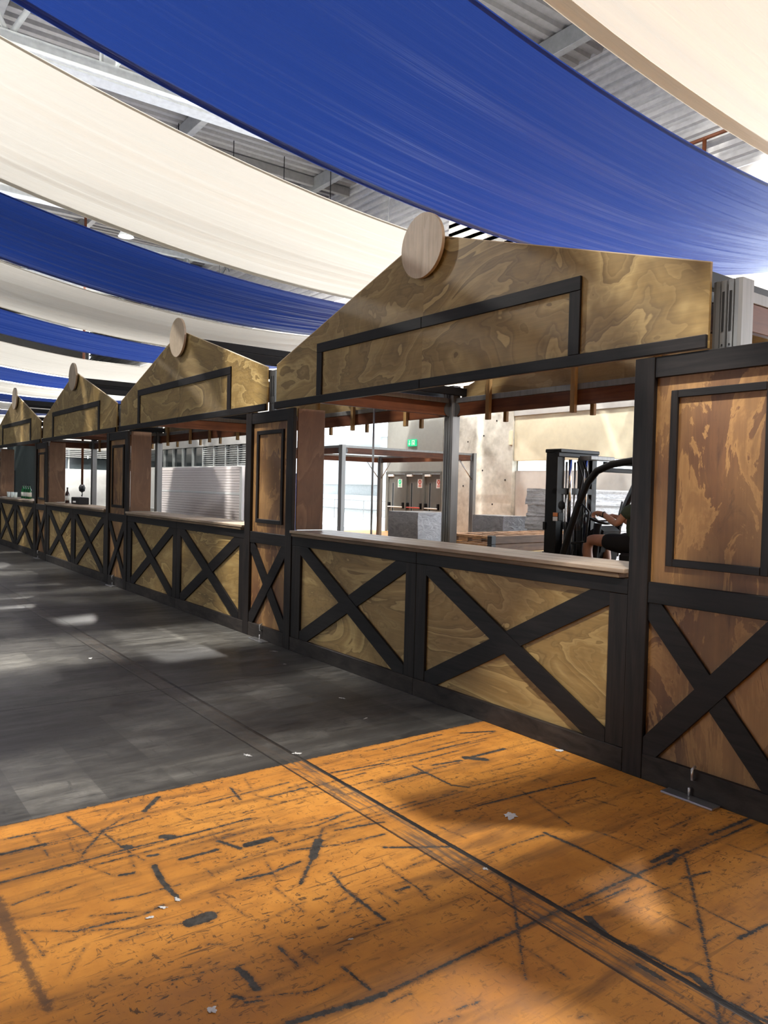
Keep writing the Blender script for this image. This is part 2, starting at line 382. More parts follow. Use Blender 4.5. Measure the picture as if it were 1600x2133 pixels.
# ================================================================== floor
MARKS = [(-3.316,-3.2,-3.316,-3.011,0.0072), (-3.316,-3.011,-3.318,-2.896,0.0072), (-3.318,-2.896,-3.325,-2.703,0.0072), (-3.325,-2.703,-3.311,-2.4,0.0072), (-3.311,-2.4,-3.316,-2.106,0.0072), (-3.571,-3.154,-3.568,-2.972,0.0115), (-3.568,-2.972,-3.566,-2.723,0.0033), (-3.566,-2.723,-3.604,-2.497,0.0033), (-3.715,-3.109,-3.701,-2.91,0.0053), (-3.656,-2.595,-3.566,-2.723,0.0043), (-3.566,-2.723,-3.416,-2.84,0.0043), (-3.416,-2.84,-3.321,-2.901,0.0043), (-3.815,-2.818,-3.676,-2.8,0.0057), (-3.676,-2.8,-3.59,-2.787,0.0057), (-3.541,-2.731,-3.323,-2.699,0.0027), (-3.323,-2.699,-3.186,-2.667,0.0027), (-3.328,-2.903,-3.121,-2.812,0.0026), (-3.116,-2.79,-3.105,-2.739,0.0087), (-3.214,-2.64,-3.204,-2.601,0.009), (-3.108,-2.534,-3.105,-2.371,0.0102), (-3.354,-2.519,-3.334,-2.489,0.0217), (-3.354,-2.697,-3.34,-2.677,0.0158), (-3.119,-2.649,-2.998,-2.663,0.0112), (-2.998,-2.663,-2.91,-2.667,0.0112), (-2.91,-2.667,-2.829,-2.663,0.0112), (-2.912,-2.616,-2.92,-2.779,0.0036), (-2.92,-2.779,-2.944,-2.878,0.0036), (-2.805,-3.034,-2.777,-2.81,0.0043), (-2.777,-2.81,-2.802,-2.727,0.0043), (-2.913,-3.194,-2.813,-3.057,0.0022), (-2.813,-3.057,-2.704,-2.853,0.0022), (-2.704,-2.853,-2.627,-2.684,0.0022), (-2.702,-3.038,-2.557,-3.138,0.0021), (-2.66,-2.935,-2.666,-2.84,0.0031), (-3.139,-3.061,-3.133,-3.115,0.0047), (-3.133,-3.115,-3.116,-3.194,0.0047), (-2.632,-2.686,-2.634,-2.614,0.0304), (-3.073,-2.24,-3.069,-2.122,0.0198), (-3.178,-2.33,-3.062,-2.281,0.0082), (-2.816,-2.411,-2.791,-2.282,0.0072), (-2.791,-2.282,-2.809,-2.123,0.0072), (-3.021,-1.878,-2.938,-1.95,0.0056), (-2.938,-1.95,-2.815,-2.055,0.019), (-2.815,-2.055,-2.738,-2.13,0.0066), (-2.738,-2.13,-2.646,-2.219,0.0066), (-2.925,-2.116,-2.855,-1.91,0.004), (-2.855,-1.91,-2.822,-1.667,0.004), (-2.655,-2.064,-2.503,-2.093,0.005), (-2.503,-2.093,-2.374,-2.091,0.005), (-2.374,-2.091,-2.252,-2.089,0.005), (-2.285,-2.665,-2.215,-2.659,0.0121), (-2.215,-2.659,-2.159,-2.662,0.0121), (-2.473,-2.696,-2.441,-2.648,0.0031), (-2.259,-2.445,-2.169,-2.433,0.0042), (-2.32,-2.496,-2.258,-2.493,0.0063), (-2.258,-2.493,-2.193,-2.493,0.0063), (-2.147,-2.727,-2.05,-2.524,0.0023), (-2.05,-2.524,-2.056,-2.448,0.0023), (-2.056,-2.448,-2.06,-2.389,0.0023), (-2.097,-2.374,-1.956,-2.366,0.0061), (-2.122,-2.723,-2.099,-2.677,0.0056), (-2.17,-2.74,-2.142,-2.721,0.0075), (-2.978,-1.831,-2.962,-1.733,0.0056), (-2.962,-1.733,-2.93,-1.587,0.0056), (-3.127,-2.103,-3.071,-1.879,0.0042), (-3.071,-1.879,-3.119,-1.654,0.0042), (-3.601,-1.089,-3.577,-0.74,0.0062), (-3.577,-0.74,-3.584,-0.414,0.0062), (-3.756,-0.974,-3.782,-0.728,0.0055), (-3.782,-0.728,-3.794,-0.476,0.0055), (-3.494,-0.921,-3.501,-0.572,0.0054), (-3.393,-0.896,-3.361,-0.698,0.0087), (-3.37,-0.652,-3.369,-0.33,0.0125), (-3.383,-0.64,-3.296,-0.565,0.0232), (-3.331,-1.289,-3.325,-0.988,0.0098), (-3.441,-1,-3.186,-1,0.007), (-3.186,-1,-3.105,-1.002,0.007), (-3.105,-1.002,-3.029,-0.947,0.007), (-3.658,-0.127,-3.749,-0.347,0.0101), (-3.607,-1.455,-3.569,-1.113,0.0067), (-3.486,-1.653,-3.505,-1.296,0.0048), (-3.497,-1.906,-3.5,-1.675,0.0062), (-3.67,-2.497,-3.802,-2.376,0.0118), (-3.597,-2.281,-3.607,-1.96,0.0044), (-3.607,-1.96,-3.614,-1.727,0.0044), (-3.72,-2.016,-3.549,-2.043,0.0064), (-2.717,-1.744,-2.646,-1.637,0.0068), (-2.646,-1.637,-2.557,-1.486,0.0068), (-2.41,-1.405,-2.415,-1.219,0.004), (-2.415,-1.219,-2.405,-1.036,0.004), (-2.416,-1.024,-2.242,-1.01,0.0084), (-2.242,-1.01,-1.983,-1.012,0.0084), (-1.983,-1.012,-1.902,-1.008,0.0084), (-1.902,-1.008,-1.627,-1.013,0.0031), (-1.627,-1.013,-1.432,-1.017,0.0031), (-2.831,-1.212,-2.806,-0.9,0.0061), (-2.806,-0.9,-2.778,-0.559,0.0061), (-2.778,-0.559,-2.74,-0.241,0.0061), (-2.391,-1.926,-2.385,-1.87,0.0084), (-2.593,-1.837,-2.358,-1.842,0.0026), (-2.358,-1.842,-2.253,-1.862,0.0026), (-1.894,-0.692,-1.658,-0.996,0.0053), (-1.658,-0.996,-1.42,-1.31,0.0053), (-1.42,-1.31,-1.251,-1.54,0.0053), (-1.251,-1.54,-1.219,-1.582,0.0053), (-2.175,-1.502,-1.986,-1.666,0.0037), (-1.986,-1.666,-1.826,-1.809,0.0037), (-1.826,-1.809,-1.706,-1.914,0.0037), (-1.957,-0.843,-1.964,-0.65,0.0119), (-1.966,-0.37,-1.958,-0.035,0.0086), (-1.828,-1.443,-1.717,-1.482,0.0169), (-1.408,-1.432,-1.284,-1.469,0.0131), (-1.541,-1.535,-1.448,-1.536,0.0101), (-1.629,-1.467,-1.417,-1.446,0.0063), (-1.284,-1.469,-1.138,-1.453,0.0078), (-1.472,-1.372,-1.276,-1.308,0.0021), (-1.8,-0.87,-1.766,-0.709,0.005), (-1.428,-1.092,-1.416,-0.909,0.0065), (-1.819,-1.235,-1.777,-0.907,0.0023), (-2.818,-0.743,-2.399,-0.856,0.0032), (-1.903,-0.8,-1.935,-0.688,0.0092), (-1.962,-2.661,-1.942,-2.538,0.0107), (-1.942,-2.538,-1.917,-2.412,0.0107), (-1.917,-2.412,-1.911,-2.342,0.0107), (-1.911,-2.342,-1.917,-1.918,0.0058), (-1.917,-1.918,-1.927,-1.477,0.0058), (-1.927,-1.477,-1.927,-0.988,0.0058), (-1.927,-0.988,-1.925,-0.674,0.0058), (-1.925,-0.674,-1.913,-0.097,0.0058), (-1.896,-1.472,-1.877,-1.125,0.0035)]
STAIN = [(-3.20, -3.235, -2.75, -3.235, 0.022), (-2.75, -3.235, -2.43, -3.225, 0.014)]
def floor_mat():
    mt, nt, b, out = new_mat('painted hall floor')
    tc = nt.nodes.new('ShaderNodeTexCoord'); P = tc.outputs['Object']
    sep = nt.nodes.new('ShaderNodeSeparateXYZ'); L(nt, P, sep.inputs[0]); X, Y = sep.outputs[0], sep.outputs[1]
    def nz(scale, detail=3.0, rough=0.55, vs=None, dist=0.0):
        v = P
        if vs:
            mp = nt.nodes.new('ShaderNodeMapping'); mp.inputs['Scale'].default_value = vs; L(nt, P, mp.inputs[0]); v = mp.outputs[0]
        return noise_n(nt, v, scale, detail, rough, dist)
    def sstep(v, a, b_):
        mr = nt.nodes.new('ShaderNodeMapRange'); mr.interpolation_type = 'SMOOTHSTEP'
        mr.inputs[1].default_value = a; mr.inputs[2].default_value = b_; L(nt, v, mr.inputs[0]); return mr.outputs[0]
    nf = nz(42.0, 5.0, 0.7); nff = nz(160.0, 3.0, 0.6); nlow = nz(5.0, 3.0, 0.6)
    jit = math_n(nt, 'ADD', math_n(nt, 'MULTIPLY', math_n(nt, 'SUBTRACT', nf, 0.5), 0.030), math_n(nt, 'MULTIPLY', math_n(nt, 'SUBTRACT', nff, 0.5), 0.010))
    # --- orange zone: near end of the aisle, and a zone along the far doors
    xe = math_n(nt, 'ADD', X, math_n(nt, 'MULTIPLY', jit, 1.6)); near = sstep(xe, -3.868, -3.860)
    far = math_n(nt, 'MULTIPLY', sstep(Y, 9.5, 9.52), math_n(nt, 'MULTIPLY', sstep(X, -24.5, -24.48), math_n(nt, 'SUBTRACT', 1.0, sstep(X, -14.5, -14.48))))
    org = math_n(nt, 'MAXIMUM', near, far)
    # --- orange paint
    n1 = nz(1.4, 5.0, 0.6, (1.0, 0.45, 1.0)); n2 = nz(9.0, 5.0, 0.65)
    oc = ramp(nt, n1, [(0.25, (0.40, 0.155, 0.030)), (0.5, (0.57, 0.245, 0.045)), (0.72, (0.66, 0.305, 0.060))])
    oc = mixc(nt, 0.5, oc, ramp(nt, n2, [(0.3, (0.62, 0.55, 0.5)), (0.6, (1, 1, 1))]), 'MULTIPLY')
    # chips and scuffs, mostly dragged along y
    ca = ramp(nt, nz(1.0, 4.0, 0.7, (48.0, 17.0, 1.0), 0.6), [(0.575, (0, 0, 0)), (0.625, (1, 1, 1))])
    cb = ramp(nt, nz(1.0, 5.0, 0.72, (20.0, 44.0, 1.0), 0.9), [(0.59, (0, 0, 0)), (0.64, (1, 1, 1))])
    cl = ramp(nt, nz(1.0, 3.0, 0.6, (34.0, 1.3, 1.0), 0.25), [(0.63, (0, 0, 0)), (0.68, (1, 1, 1))])
    patchy = ramp(nt, nz(1.1, 3.0, 0.6), [(0.38, (0.15, 0.15, 0.15)), (0.62, (1, 1, 1))])
    chips = mixc(nt, 1.0, ca, cb, 'LIGHTEN'); chips = mixc(nt, 1.0, chips, cl, 'LIGHTEN')
    chips = mixc(nt, 1.0, chips, patchy, 'MULTIPLY')
    # brown smear tone
    sm = ramp(nt, nz(1.0, 4.0, 0.6, (9.0, 1.1, 1.0), 0.4), [(0.49, (0, 0, 0)), (0.68, (0.7, 0.7, 0.7))])
    oc = mixc(nt, sm, oc, (0.16, 0.075, 0.028))
    bare = ramp(nt, nz(22.0, 4.0, 0.65), [(0.3, (0.022, 0.020, 0.018)), (0.7, (0.085, 0.080, 0.070))])
    oc = mixc(nt, mixc(nt, 1.0, chips, (0.85, 0.85, 0.85), 'MULTIPLY'), oc, (0.065, 0.042, 0.026))
    at = nt.nodes.new('ShaderNodeAttribute'); at.attribute_name = 'mark'
    d = math_n(nt, 'ADD', math_n(nt, 'ADD', at.outputs['Fac'], jit), math_n(nt, 'MULTIPLY', math_n(nt, 'SUBTRACT', nlow, 0.52), 0.014))
    wear = math_n(nt, 'SUBTRACT', 1.0, sstep(d, -0.003, 0.003))
    ghost = math_n(nt, 'MULTIPLY', math_n(nt, 'SUBTRACT', 1.0, sstep(d, 0.0, 0.018)), 0.35)
    oc = mixc(nt, ghost, oc, (0.12, 0.06, 0.028))
    oc = mixc(nt, wear, oc, bare)
    st = nt.nodes.new('ShaderNodeAttribute'); st.attribute_name = 'stain'
    oc = mixc(nt, math_n(nt, 'MULTIPLY', math_n(nt, 'SUBTRACT', 1.0, sstep(math_n(nt, 'ADD', st.outputs['Fac'], math_n(nt, 'MULTIPLY', jit, 1.8)), -0.01, 0.012)), 0.8), oc, (0.085, 0.052, 0.033))
    # --- grey floor
    g1 = nz(0.8, 5.0, 0.62, (1.0, 0.5, 1.0), 0.4); g2 = nz(1.0, 5.0, 0.65, (9.0, 1.2, 1.0), 0.3); g3 = nz(26.0, 4.0, 0.6)
    gc = ramp(nt, g1, [(0.3, (0.072, 0.069, 0.063)), (0.55, (0.150, 0.145, 0.131)), (0.75, (0.25, 0.242, 0.218))])
    gc = mixc(nt, 0.7, gc, ramp(nt, g2, [(0.3, (0.5, 0.5, 0.5)), (0.65, (1, 1, 1))]), 'MULTIPLY')
    gc = mixc(nt, 0.3, gc, ramp(nt, g3, [(0.3, (0.6, 0.6, 0.6)), (0.65, (1, 1, 1))]), 'MULTIPLY')
    br = nt.nodes.new('ShaderNodeTexBrick'); br.inputs['Scale'].default_value = 1.0
    br.inputs['Brick Width'].default_value = 0.975; br.inputs['Row Height'].default_value = 0.37
    br.inputs['Mortar Size'].default_value = 0.0; br.inputs['Mortar Smooth'].default_value = 0.3
    br.inputs['Color1'].default_value = (0.55, 0.55, 0.55, 1); br.inputs['Color2'].default_value = (1.25, 1.25, 1.22, 1); br.inputs['Mortar'].default_value = (0.8, 0.8, 0.8, 1)
    L(nt, P, br.inputs['Vector'])
    gc = mixc(nt, 0.8, gc, br.outputs['Color'], 'MULTIPLY')
    bord = math_n(nt, 'MULTIPLY', sstep(X, -3.98, -3.90), math_n(nt, 'SUBTRACT', 1.0, far))
    gc = mixc(nt, math_n(nt, 'MULTIPLY', bord, 0.6), gc, (0.03, 0.028, 0.026))
    gsc = ramp(nt, nz(1.0, 4.0, 0.7, (40.0, 4.0, 1.0), 0.4), [(0.54, (0, 0, 0)), (0.64, (0.7, 0.7, 0.7))])
    gsx = ramp(nt, nz(1.0, 4.0, 0.7, (4.0, 22.0, 1.0), 0.6), [(0.61, (0, 0, 0)), (0.67, (0.6, 0.6, 0.6))])
    gc = mixc(nt, mixc(nt, 1.0, gsc, gsx, 'LIGHTEN'), gc, (0.035, 0.033, 0.031))
    gm = ramp(nt, nz(6.0, 6.0, 0.72, (1.0, 0.6, 1.0), 0.5), [(0.34, (0.45, 0.45, 0.45)), (0.62, (1.15, 1.15, 1.15))])
    gc = mixc(nt, 0.8, gc, gm, 'MULTIPLY')
    gbl = ramp(nt, nz(1.0, 5.0, 0.6, (2.2, 0.9, 1.0), 0.8), [(0.5, (0, 0, 0)), (0.66, (0.75, 0.75, 0.75))])
    gc = mixc(nt, gbl, gc, (0.045, 0.043, 0.040))
    c = mixc(nt, org, gc, oc)
    # --- long joints of the slab
    yj = math_n(nt, 'ADD', Y, math_n(nt, 'MULTIPLY', jit, 0.35))
    ja = math_n(nt, 'SUBTRACT', 1.0, sstep(math_n(nt, 'ABSOLUTE', math_n(nt, 'ADD', yj, 1.480)), 0.011, 0.016))
    jb = math_n(nt, 'SUBTRACT', 1.0, sstep(math_n(nt, 'ABSOLUTE', math_n(nt, 'ADD', yj, 1.625)), 0.004, 0.009))
    jbw = math_n(nt, 'MULTIPLY', jb, 0.9)
    xm = math_n(nt, 'SUBTRACT', math_n(nt, 'PINGPONG', math_n(nt, 'ADD', math_n(nt, 'ADD', X, 5.81+1.95*40), math_n(nt, 'MULTIPLY', jit, 0.3)), 0.975), 0.0)
    jc = math_n(nt, 'MULTIPLY', math_n(nt, 'SUBTRACT', 1.0, sstep(xm, 0.007, 0.013)), 0.9)
    jc = math_n(nt, 'MULTIPLY', jc, math_n(nt, 'SUBTRACT', 1.0, math_n(nt, 'MULTIPLY', org, 0.75)))
    jall = math_n(nt, 'MAXIMUM', math_n(nt, 'MAXIMUM', ja, jbw), jc)
    c = mixc(nt, jall, c, (0.020, 0.018, 0.016))
    # worn strip between the two long joints
    strip = math_n(nt, 'MULTIPLY', sstep(Y, -1.63, -1.61), math_n(nt, 'SUBTRACT', 1.0, sstep(Y, -1.49, -1.47)))
    stripw = math_n(nt, 'MULTIPLY', strip, ramp(nt, nz(1.0, 4.0, 0.7, (2.5, 40.0, 1.0)), [(0.45, (0, 0, 0)), (0.6, (0.8, 0.8, 0.8))]))
    c = mixc(nt, stripw, c, (0.09, 0.075, 0.06))
    L(nt, c, b.inputs['Base Color'])
    rg = ramp(nt, g2, [(0.3, (0.30, 0.30, 0.30)), (0.7, (0.52, 0.52, 0.52))])
    ro = ramp(nt, n2, [(0.3, (0.55, 0.55, 0.55)), (0.7, (0.75, 0.75, 0.75))])
    L(nt, mixc(nt, org, rg, ro), b.inputs['Roughness'])
    L(nt, mixc(nt, org, (0.5, 0.5, 0.5), (0.25, 0.25, 0.25)), b.inputs['Specular IOR Level'])
    h = math_n(nt, 'ADD', math_n(nt, 'MULTIPLY', wear, -0.5), math_n(nt, 'MULTIPLY', jall, -1.2))
    bump_n(nt, b, math_n(nt, 'ADD', h, math_n(nt, 'MULTIPLY', nff, 0.25)), 0.35, 0.004)
    return mt
M['floor'] = floor_mat()
def build_floor():
    xs = np.concatenate([np.linspace(-64, -4.0, 40), np.arange(-3.99, -0.90, 0.0085), np.linspace(-0.88, 16, 12)])
    ys = np.concatenate([np.linspace(-32, -3.45, 20), np.arange(-3.44, 0.06, 0.0085), np.linspace(0.08, 14.0, 16)])
    XX, YY = np.meshgrid(xs, ys, indexing='ij')
    def sdf(segs, clip):
        D = np.full(XX.shape, clip)
        for x0, y0, x1, y1, hw in segs:
            dx, dy = x1-x0, y1-y0; l2 = dx*dx+dy*dy+1e-9
            t = np.clip(((XX-x0)*dx+(YY-y0)*dy)/l2, 0, 1)
            D = np.minimum(D, np.hypot(XX-x0-t*dx, YY-y0-t*dy)-hw)
        return D
    rs = np.random.RandomState(3); extra = []
    for k in range(110):                                  # loose scratches across the paint
        x, y = rs.uniform(-3.8, -1.0), rs.uniform(-3.4, -0.05)
        a = rs.choice([math.pi/2, math.pi/2, 0.0, rs.uniform(0, math.pi)])+rs.normal(0, 0.12); l = rs.uniform(0.03, 0.26)
        extra.append((x, y, x+math.cos(a)*l, y+math.sin(a)*l, rs.uniform(0.0003, 0.0018)))
    for k in range(26):                                   # long drag lines near the paint edge
        x, y = rs.uniform(-3.82, -2.9), rs.uniform(-3.3, -0.6)
        extra.append((x, y, x+rs.normal(0, 0.015), y+rs.uniform(0.2, 0.8), rs.uniform(0.0006, 0.003)))
    D = sdf(MARKS+extra, 0.06); S = sdf(STAIN, 0.2)
    nx, ny = XX.shape
    verts = np.zeros((nx*ny, 3), dtype=np.float32); verts[:, 0] = XX.ravel(); verts[:, 1] = YY.ravel()
    idx = np.arange(nx*ny).reshape(nx, ny)
    q = np.stack([idx[:-1, :-1], idx[1:, :-1], idx[1:, 1:], idx[:-1, 1:]], -1).reshape(-1, 4)
    me = bpy.data.meshes.new('floor')
    me.vertices.add(nx*ny); me.vertices.foreach_set('co', verts.ravel())
    me.loops.add(q.size); me.loops.foreach_set('vertex_index', q.ravel().astype(np.int32))
    me.polygons.add(len(q)); me.polygons.foreach_set('loop_start', (np.arange(len(q))*4).astype(np.int32))
    for nm, arr in (('mark', D), ('stain', S)):
        at = me.attributes.new(nm, 'FLOAT', 'POINT'); at.data.foreach_set('value', arr.ravel().astype(np.float32))
    me.update(); me.validate()
    o = ob('floor', me, M['floor']); tag(o, 'grey hall floor with a worn orange painted end', None, None, 'structure')
build_floor()

# ================================================================== back wall (y = 14) and the doors in it
YB = 14.0
def struct(o, label=None): return tag(o, label, None, None, 'structure')
struct(box('wall_concrete', -20.63, -17.27, YB, YB+0.5, 0, 11.2, M['concrete'], bev=0.01), 'cast concrete wall with tie holes beside the beige panels')
wc = bpy.data.objects['wall_concrete']
for i, (x, z, r) in enumerate([(-19.84, 3.62, .05), (-19.07, .69, .055), (-18.60, 2.30, .03), (-19.52, 1.78, .03), (-19.34, 3.27, .028), (-18.58, 3.44, .028), (-17.55, 1.99, .03), (-20.2, 2.6, .03), (-18.0, 3.9, .03), (-18.1, 1.2, .03)]):
    o = disc('tie_hole', x+18.95, z-5.6, r, -0.255, -0.248, M['slot'], wc, 14)
box('joint_cover', 1.55, 1.68, -0.30, -0.25, -2.5, -2.05, M['beige'], wc)
struct(box('wall_door_side', -23.9, -20.64, YB, YB+0.3, 2.27, 9.5, M['grey_wall'], bev=0.01), 'grey wall above the three exit doors')
for x0, x1 in ((-23.9, -23.76), (-22.72, -22.62), (-21.66, -21.56), (-20.70, -20.64)):
    pass
struct(box('trim_1', -23.9, -23.77, YB-0.02, YB+0.3, 0, 2.26, M['door']))
struct(box('trim_2', -22.73, -22.63, YB-0.02, YB+0.3, 0, 2.26, M['door']))
struct(box('trim_3', -21.69, -21.58, YB-0.02, YB+0.3, 0, 2.26, M['door']))
struct(box('trim_4', -20.71, -20.64, YB-0.02, YB+0.3, 0, 2.26, M['door']))
struct(box('trim_5', -23.9, -20.64, YB-0.03, YB+0.3, 2.19, 2.27, M['door']))
def door(n, x0, x1, ok, bar):
    d = struct(thing('door_%d' % n, None, None, (x0, YB+0.05, 0)))
    wdt = x1-x0
    box('leaf', 0.01, wdt-0.01, 0, 0.06, 0.02, 2.18, M['door'], d)
    box('window_slit', 0.22, 0.30, -0.004, 0.0, 0.55, 1.85, M['dark_glass'], d, 0)
    box('slit_frame', 0.19, 0.22, -0.012, 0.0, 0.52, 1.88, M['grey_steel'], d, 0.002)
    box('slit_frame', 0.30, 0.33, -0.012, 0.0, 0.52, 1.88, M['grey_steel'], d, 0.002)
    box('door_closer', 0.02, 0.33, -0.08, 0.0, 2.09, 2.17, M['signwhite'], d, 0.008)
    tube('push_bar', [(0.06, -0.09, 0.95), (wdt-0.08, -0.09, 0.95)], 0.022, bar, d, 8)
    for x in (0.08, wdt-0.09):
        box('bar_bracket', x-0.035, x+0.035, -0.10, 0.0, 0.90, 1.12, M['black'], d, 0.008)
    sx = 0.55 if n == 1 else 0.60
    s = box('notice', sx, sx+0.26, -0.006, 0.0, 1.68, 2.0, M['signwhite'], d, 0)
    col = M['signgreen'] if ok else M['signred']
    disc('roundel', 0, 0.055, 0.085, -0.008, -0.004, col, s, 24)
    if ok:
        prism('tick', [(-0.045, 0.055), (-0.03, 0.07), (-0.01, 0.05), (0.04, 0.10), (0.055, 0.085), (-0.01, 0.02)], -0.011, -0.008, M['signwhite'], s)
    else:
        for sg in (-1, 1):
            c_ = [(-0.05*sg-0.012, 0.005), (-0.05*sg+0.012, 0.005), (0.05*sg+0.012, 0.105), (0.05*sg-0.012, 0.105)]
            prism('cross_bar', c_, -0.011, -0.008, M['signwhite'], s)
    for k in range(2): box('print_line', -0.08, 0.08, -0.008, -0.004, -0.075-0.035*k, -0.058-0.035*k, col, s, 0)
door(1, -23.77, -22.73, True, M['signwhite'])
door(2, -22.63, -21.69, False, M['redbar'])
door(3, -21.58, -20.71, False, M['signwhite'])
ex = thing('exit_sign', 'small green exit sign with white arrow and doorway above the grey doors', 'sign', (-22.31, YB-0.06, 3.33))
box('sign_plate', -0.25, 0.25, 0, 0.05, -0.125, 0.125, M['signgreen'], ex, 0.004)
prism('arrow', [(-0.15, 0.09), (-0.12, 0.09), (-0.12, -0.02), (-0.08, -0.02), (-0.135, -0.09), (-0.19, -0.02), (-0.15, -0.02)], -0.004, 0, M['signwhite'], ex)
prism('doorway_mark', [(0.0, -0.09), (0.03, -0.09), (0.03, 0.06), (0.14, 0.06), (0.14, -0.09), (0.17, -0.09), (0.17, 0.09), (0.0, 0.09)], -0.004, 0, M['signwhite'], ex)
prism('running_figure', [(0.06, -0.09), (0.08, -0.09), (0.09, -0.03), (0.12, -0.07), (0.13, -0.05), (0.10, 0.0), (0.10, 0.03), (0.075, 0.03), (0.05, -0.01), (0.07, -0.03)], -0.004, 0, M['signwhite'], ex)
# beige side with the daylight strip
struct(box('wall_back_low', -17.25, -9.5, YB+0.15, YB+0.4, 0, 2.29, M['pinkgrey'], bev=0.01), 'warm grey lower wall under the bright window strip')
struct(box('wall_back_beige', -17.25, -9.5, YB+0.05, YB+0.4, 2.60, 4.0, M['beige'], bev=0.01), 'beige panel wall over the bright window strip')
struct(box('wall_back_upper', -17.25, -9.5, YB, YB+0.4, 4.0, 9.5, M['uppergrey'], bev=0.01))
wstrip = struct(thing('window_1', None, None, (-17.25, YB+0.2, 2.29)))
for k in range(6): box('pane', 1.2*k+0.02, 1.2*k+1.18, 0.06, 0.07, 0.02, 0.29, M['glass'], wstrip, 0)
for k in range(7): box('mullion', 1.2*k-0.02, 1.2*k+0.02, 0.03, 0.10, 0.0, 0.31, M['white_steel'], wstrip, 0.002)
struct(box('wall_back_right', 4, 16, YB, YB+0.4, 0, 9.5, M['pinkgrey'], bev=0.01))
struct(box('wall_over_added_gate', -9.5, 4, YB, YB+0.4, 6.2, 9.5, M['uppergrey'], bev=0.01))  # unseen gate opening below, added to let daylight reach the goods from behind
# gate opening x -34 .. -23.9, then wall with window band, end wall
struct(box('wall_over_gate', -34, -23.9, YB, YB+0.4, 6.2, 9.5, M['uppergrey'], bev=0.01))
struct(box('wall_back_far_low', -64, -34, YB, YB+0.4, 0, 2.65, M['white_wall'], bev=0.01))
struct(box('wall_back_far_top', -64, -34, YB, YB+0.4, 3.75, 9.5, M['uppergrey'], bev=0.01))
wf = struct(thing('window_2', None, None, (-64, YB+0.1, 2.65)))
for k in range(20):
    box('pane', 1.5*k+0.04, 1.5*k+1.46, 0.08, 0.10, 0.0, 1.1, M['dark_glass'], wf, 0)
    box('mullion', 1.5*k-0.04, 1.5*k+0.04, -0.05, 0.12, 0.0, 1.1, M['white_steel'], wf, 0.004)
for k in range(9): box('blind_slat', 22.4, 28.4, -0.02, 0.03, 0.05+0.115*k, 0.10+0.115*k, M['louvre'], wf, 0.004)
struct(box('wall_end', -64, -52.0, 2.0, YB, 0, 2.40, M['white_wall'], bev=0.01))
struct(box('wall_end_top', -64, -52.0, 2.0, YB, 3.7, 9.5, M['uppergrey'], bev=0.01))
we = struct(thing('window_3', None, None, (-52.1, 2.0, 2.40)))
for k in range(8):
    box('pane', -0.05, -0.03, 1.5*k+0.04, 1.5*k+1.46, 0.0, 0.72, M['dark_glass'], we, 0)
    box('mullion', -0.06, 0.06, 1.5*k-0.04, 1.5*k+0.04, 0.0, 1.3, M['white_steel'], we, 0.004)
for k in range(5): box('louvre_blade', -0.06, 0.10, 0, 12, 0.76+0.115*k, 0.82+0.115*k, M['louvre'], we, 0.004)

struct(box('wall_front_top', -64, 16, -32.4, -32, 3.6, 14.0, M['uppergrey'], bev=0.01))  # unseen hall wall; its opening is shaped to limit the frontal daylight
struct(box('wall_front_right', -8, 16, -32.4, -32, 0, 3.6, M['uppergrey'], bev=0.01))  # closes the opening on this side so the right end gets less light
struct(box('wall_front_low', -64, -34, -32.4, -32, 0, 3.6, M['uppergrey'], bev=0.01))
struct(box('wall_right', 16, 16.4, -32, YB, 0, 14.0, M['uppergrey'], bev=0.01))
struct(box('wall_left', -64.4, -64, -32, YB, 0, 14.0, M['uppergrey'], bev=0.01))
# corrugated sheets: upper wall (ribs along x) and roof deck (ribs along y)
def corrugated(name, along, a0, a1, b0, b1, pitch, depth, place, mat):
    prof = []; k = 0; s = a0
    while s < a1-1e-6:
        prof += [(s, 0), (s+pitch*0.42, 0), (s+pitch*0.52, depth), (s+pitch*0.90, depth)]; s += pitch
    prof.append((a1, 0)); n = len(prof)
    vs = [place(p, h, b0) for p, h in prof]+[place(p, h, b1) for p, h in prof]
    fs = [(i, i+1, i+1+n, i+n) for i in range(n-1)]
    return ob(name, mesh_from(vs, fs), mat)
struct(corrugated('wall_cladding', 'x', 9.5, 14.3, -64, 16, 0.30, 0.09, lambda p, h, q: (q, YB+h, p), M['cladding']), 'ribbed sheet cladding of the upper hall wall')
struct(corrugated('ceiling', 'y', -64, 16, -32, YB+0.3, 0.42, 0.10, lambda p, h, q: (p, q, 14.0+h), M['deck']), 'ribbed metal roof deck of the hall')
for n_, (yy, hh) in enumerate([(-26, .5), (-19.5, .5), (-13, .5), (-6.5, .5), (0, .5), (6.5, .5), (12.4, .5)]):
    struct(box('trim_%d' % (10+n_), -64, 16, yy-0.12, yy+0.12, 13.45, 13.98, M['grey_steel'], bev=0.01))
for n_ in range(16):
    struct(box('trim_%d' % (20+n_), -62+5*n_-0.09, -62+5*n_+0.09, -32, YB, 13.62, 13.96, M['deck'], bev=0.01))
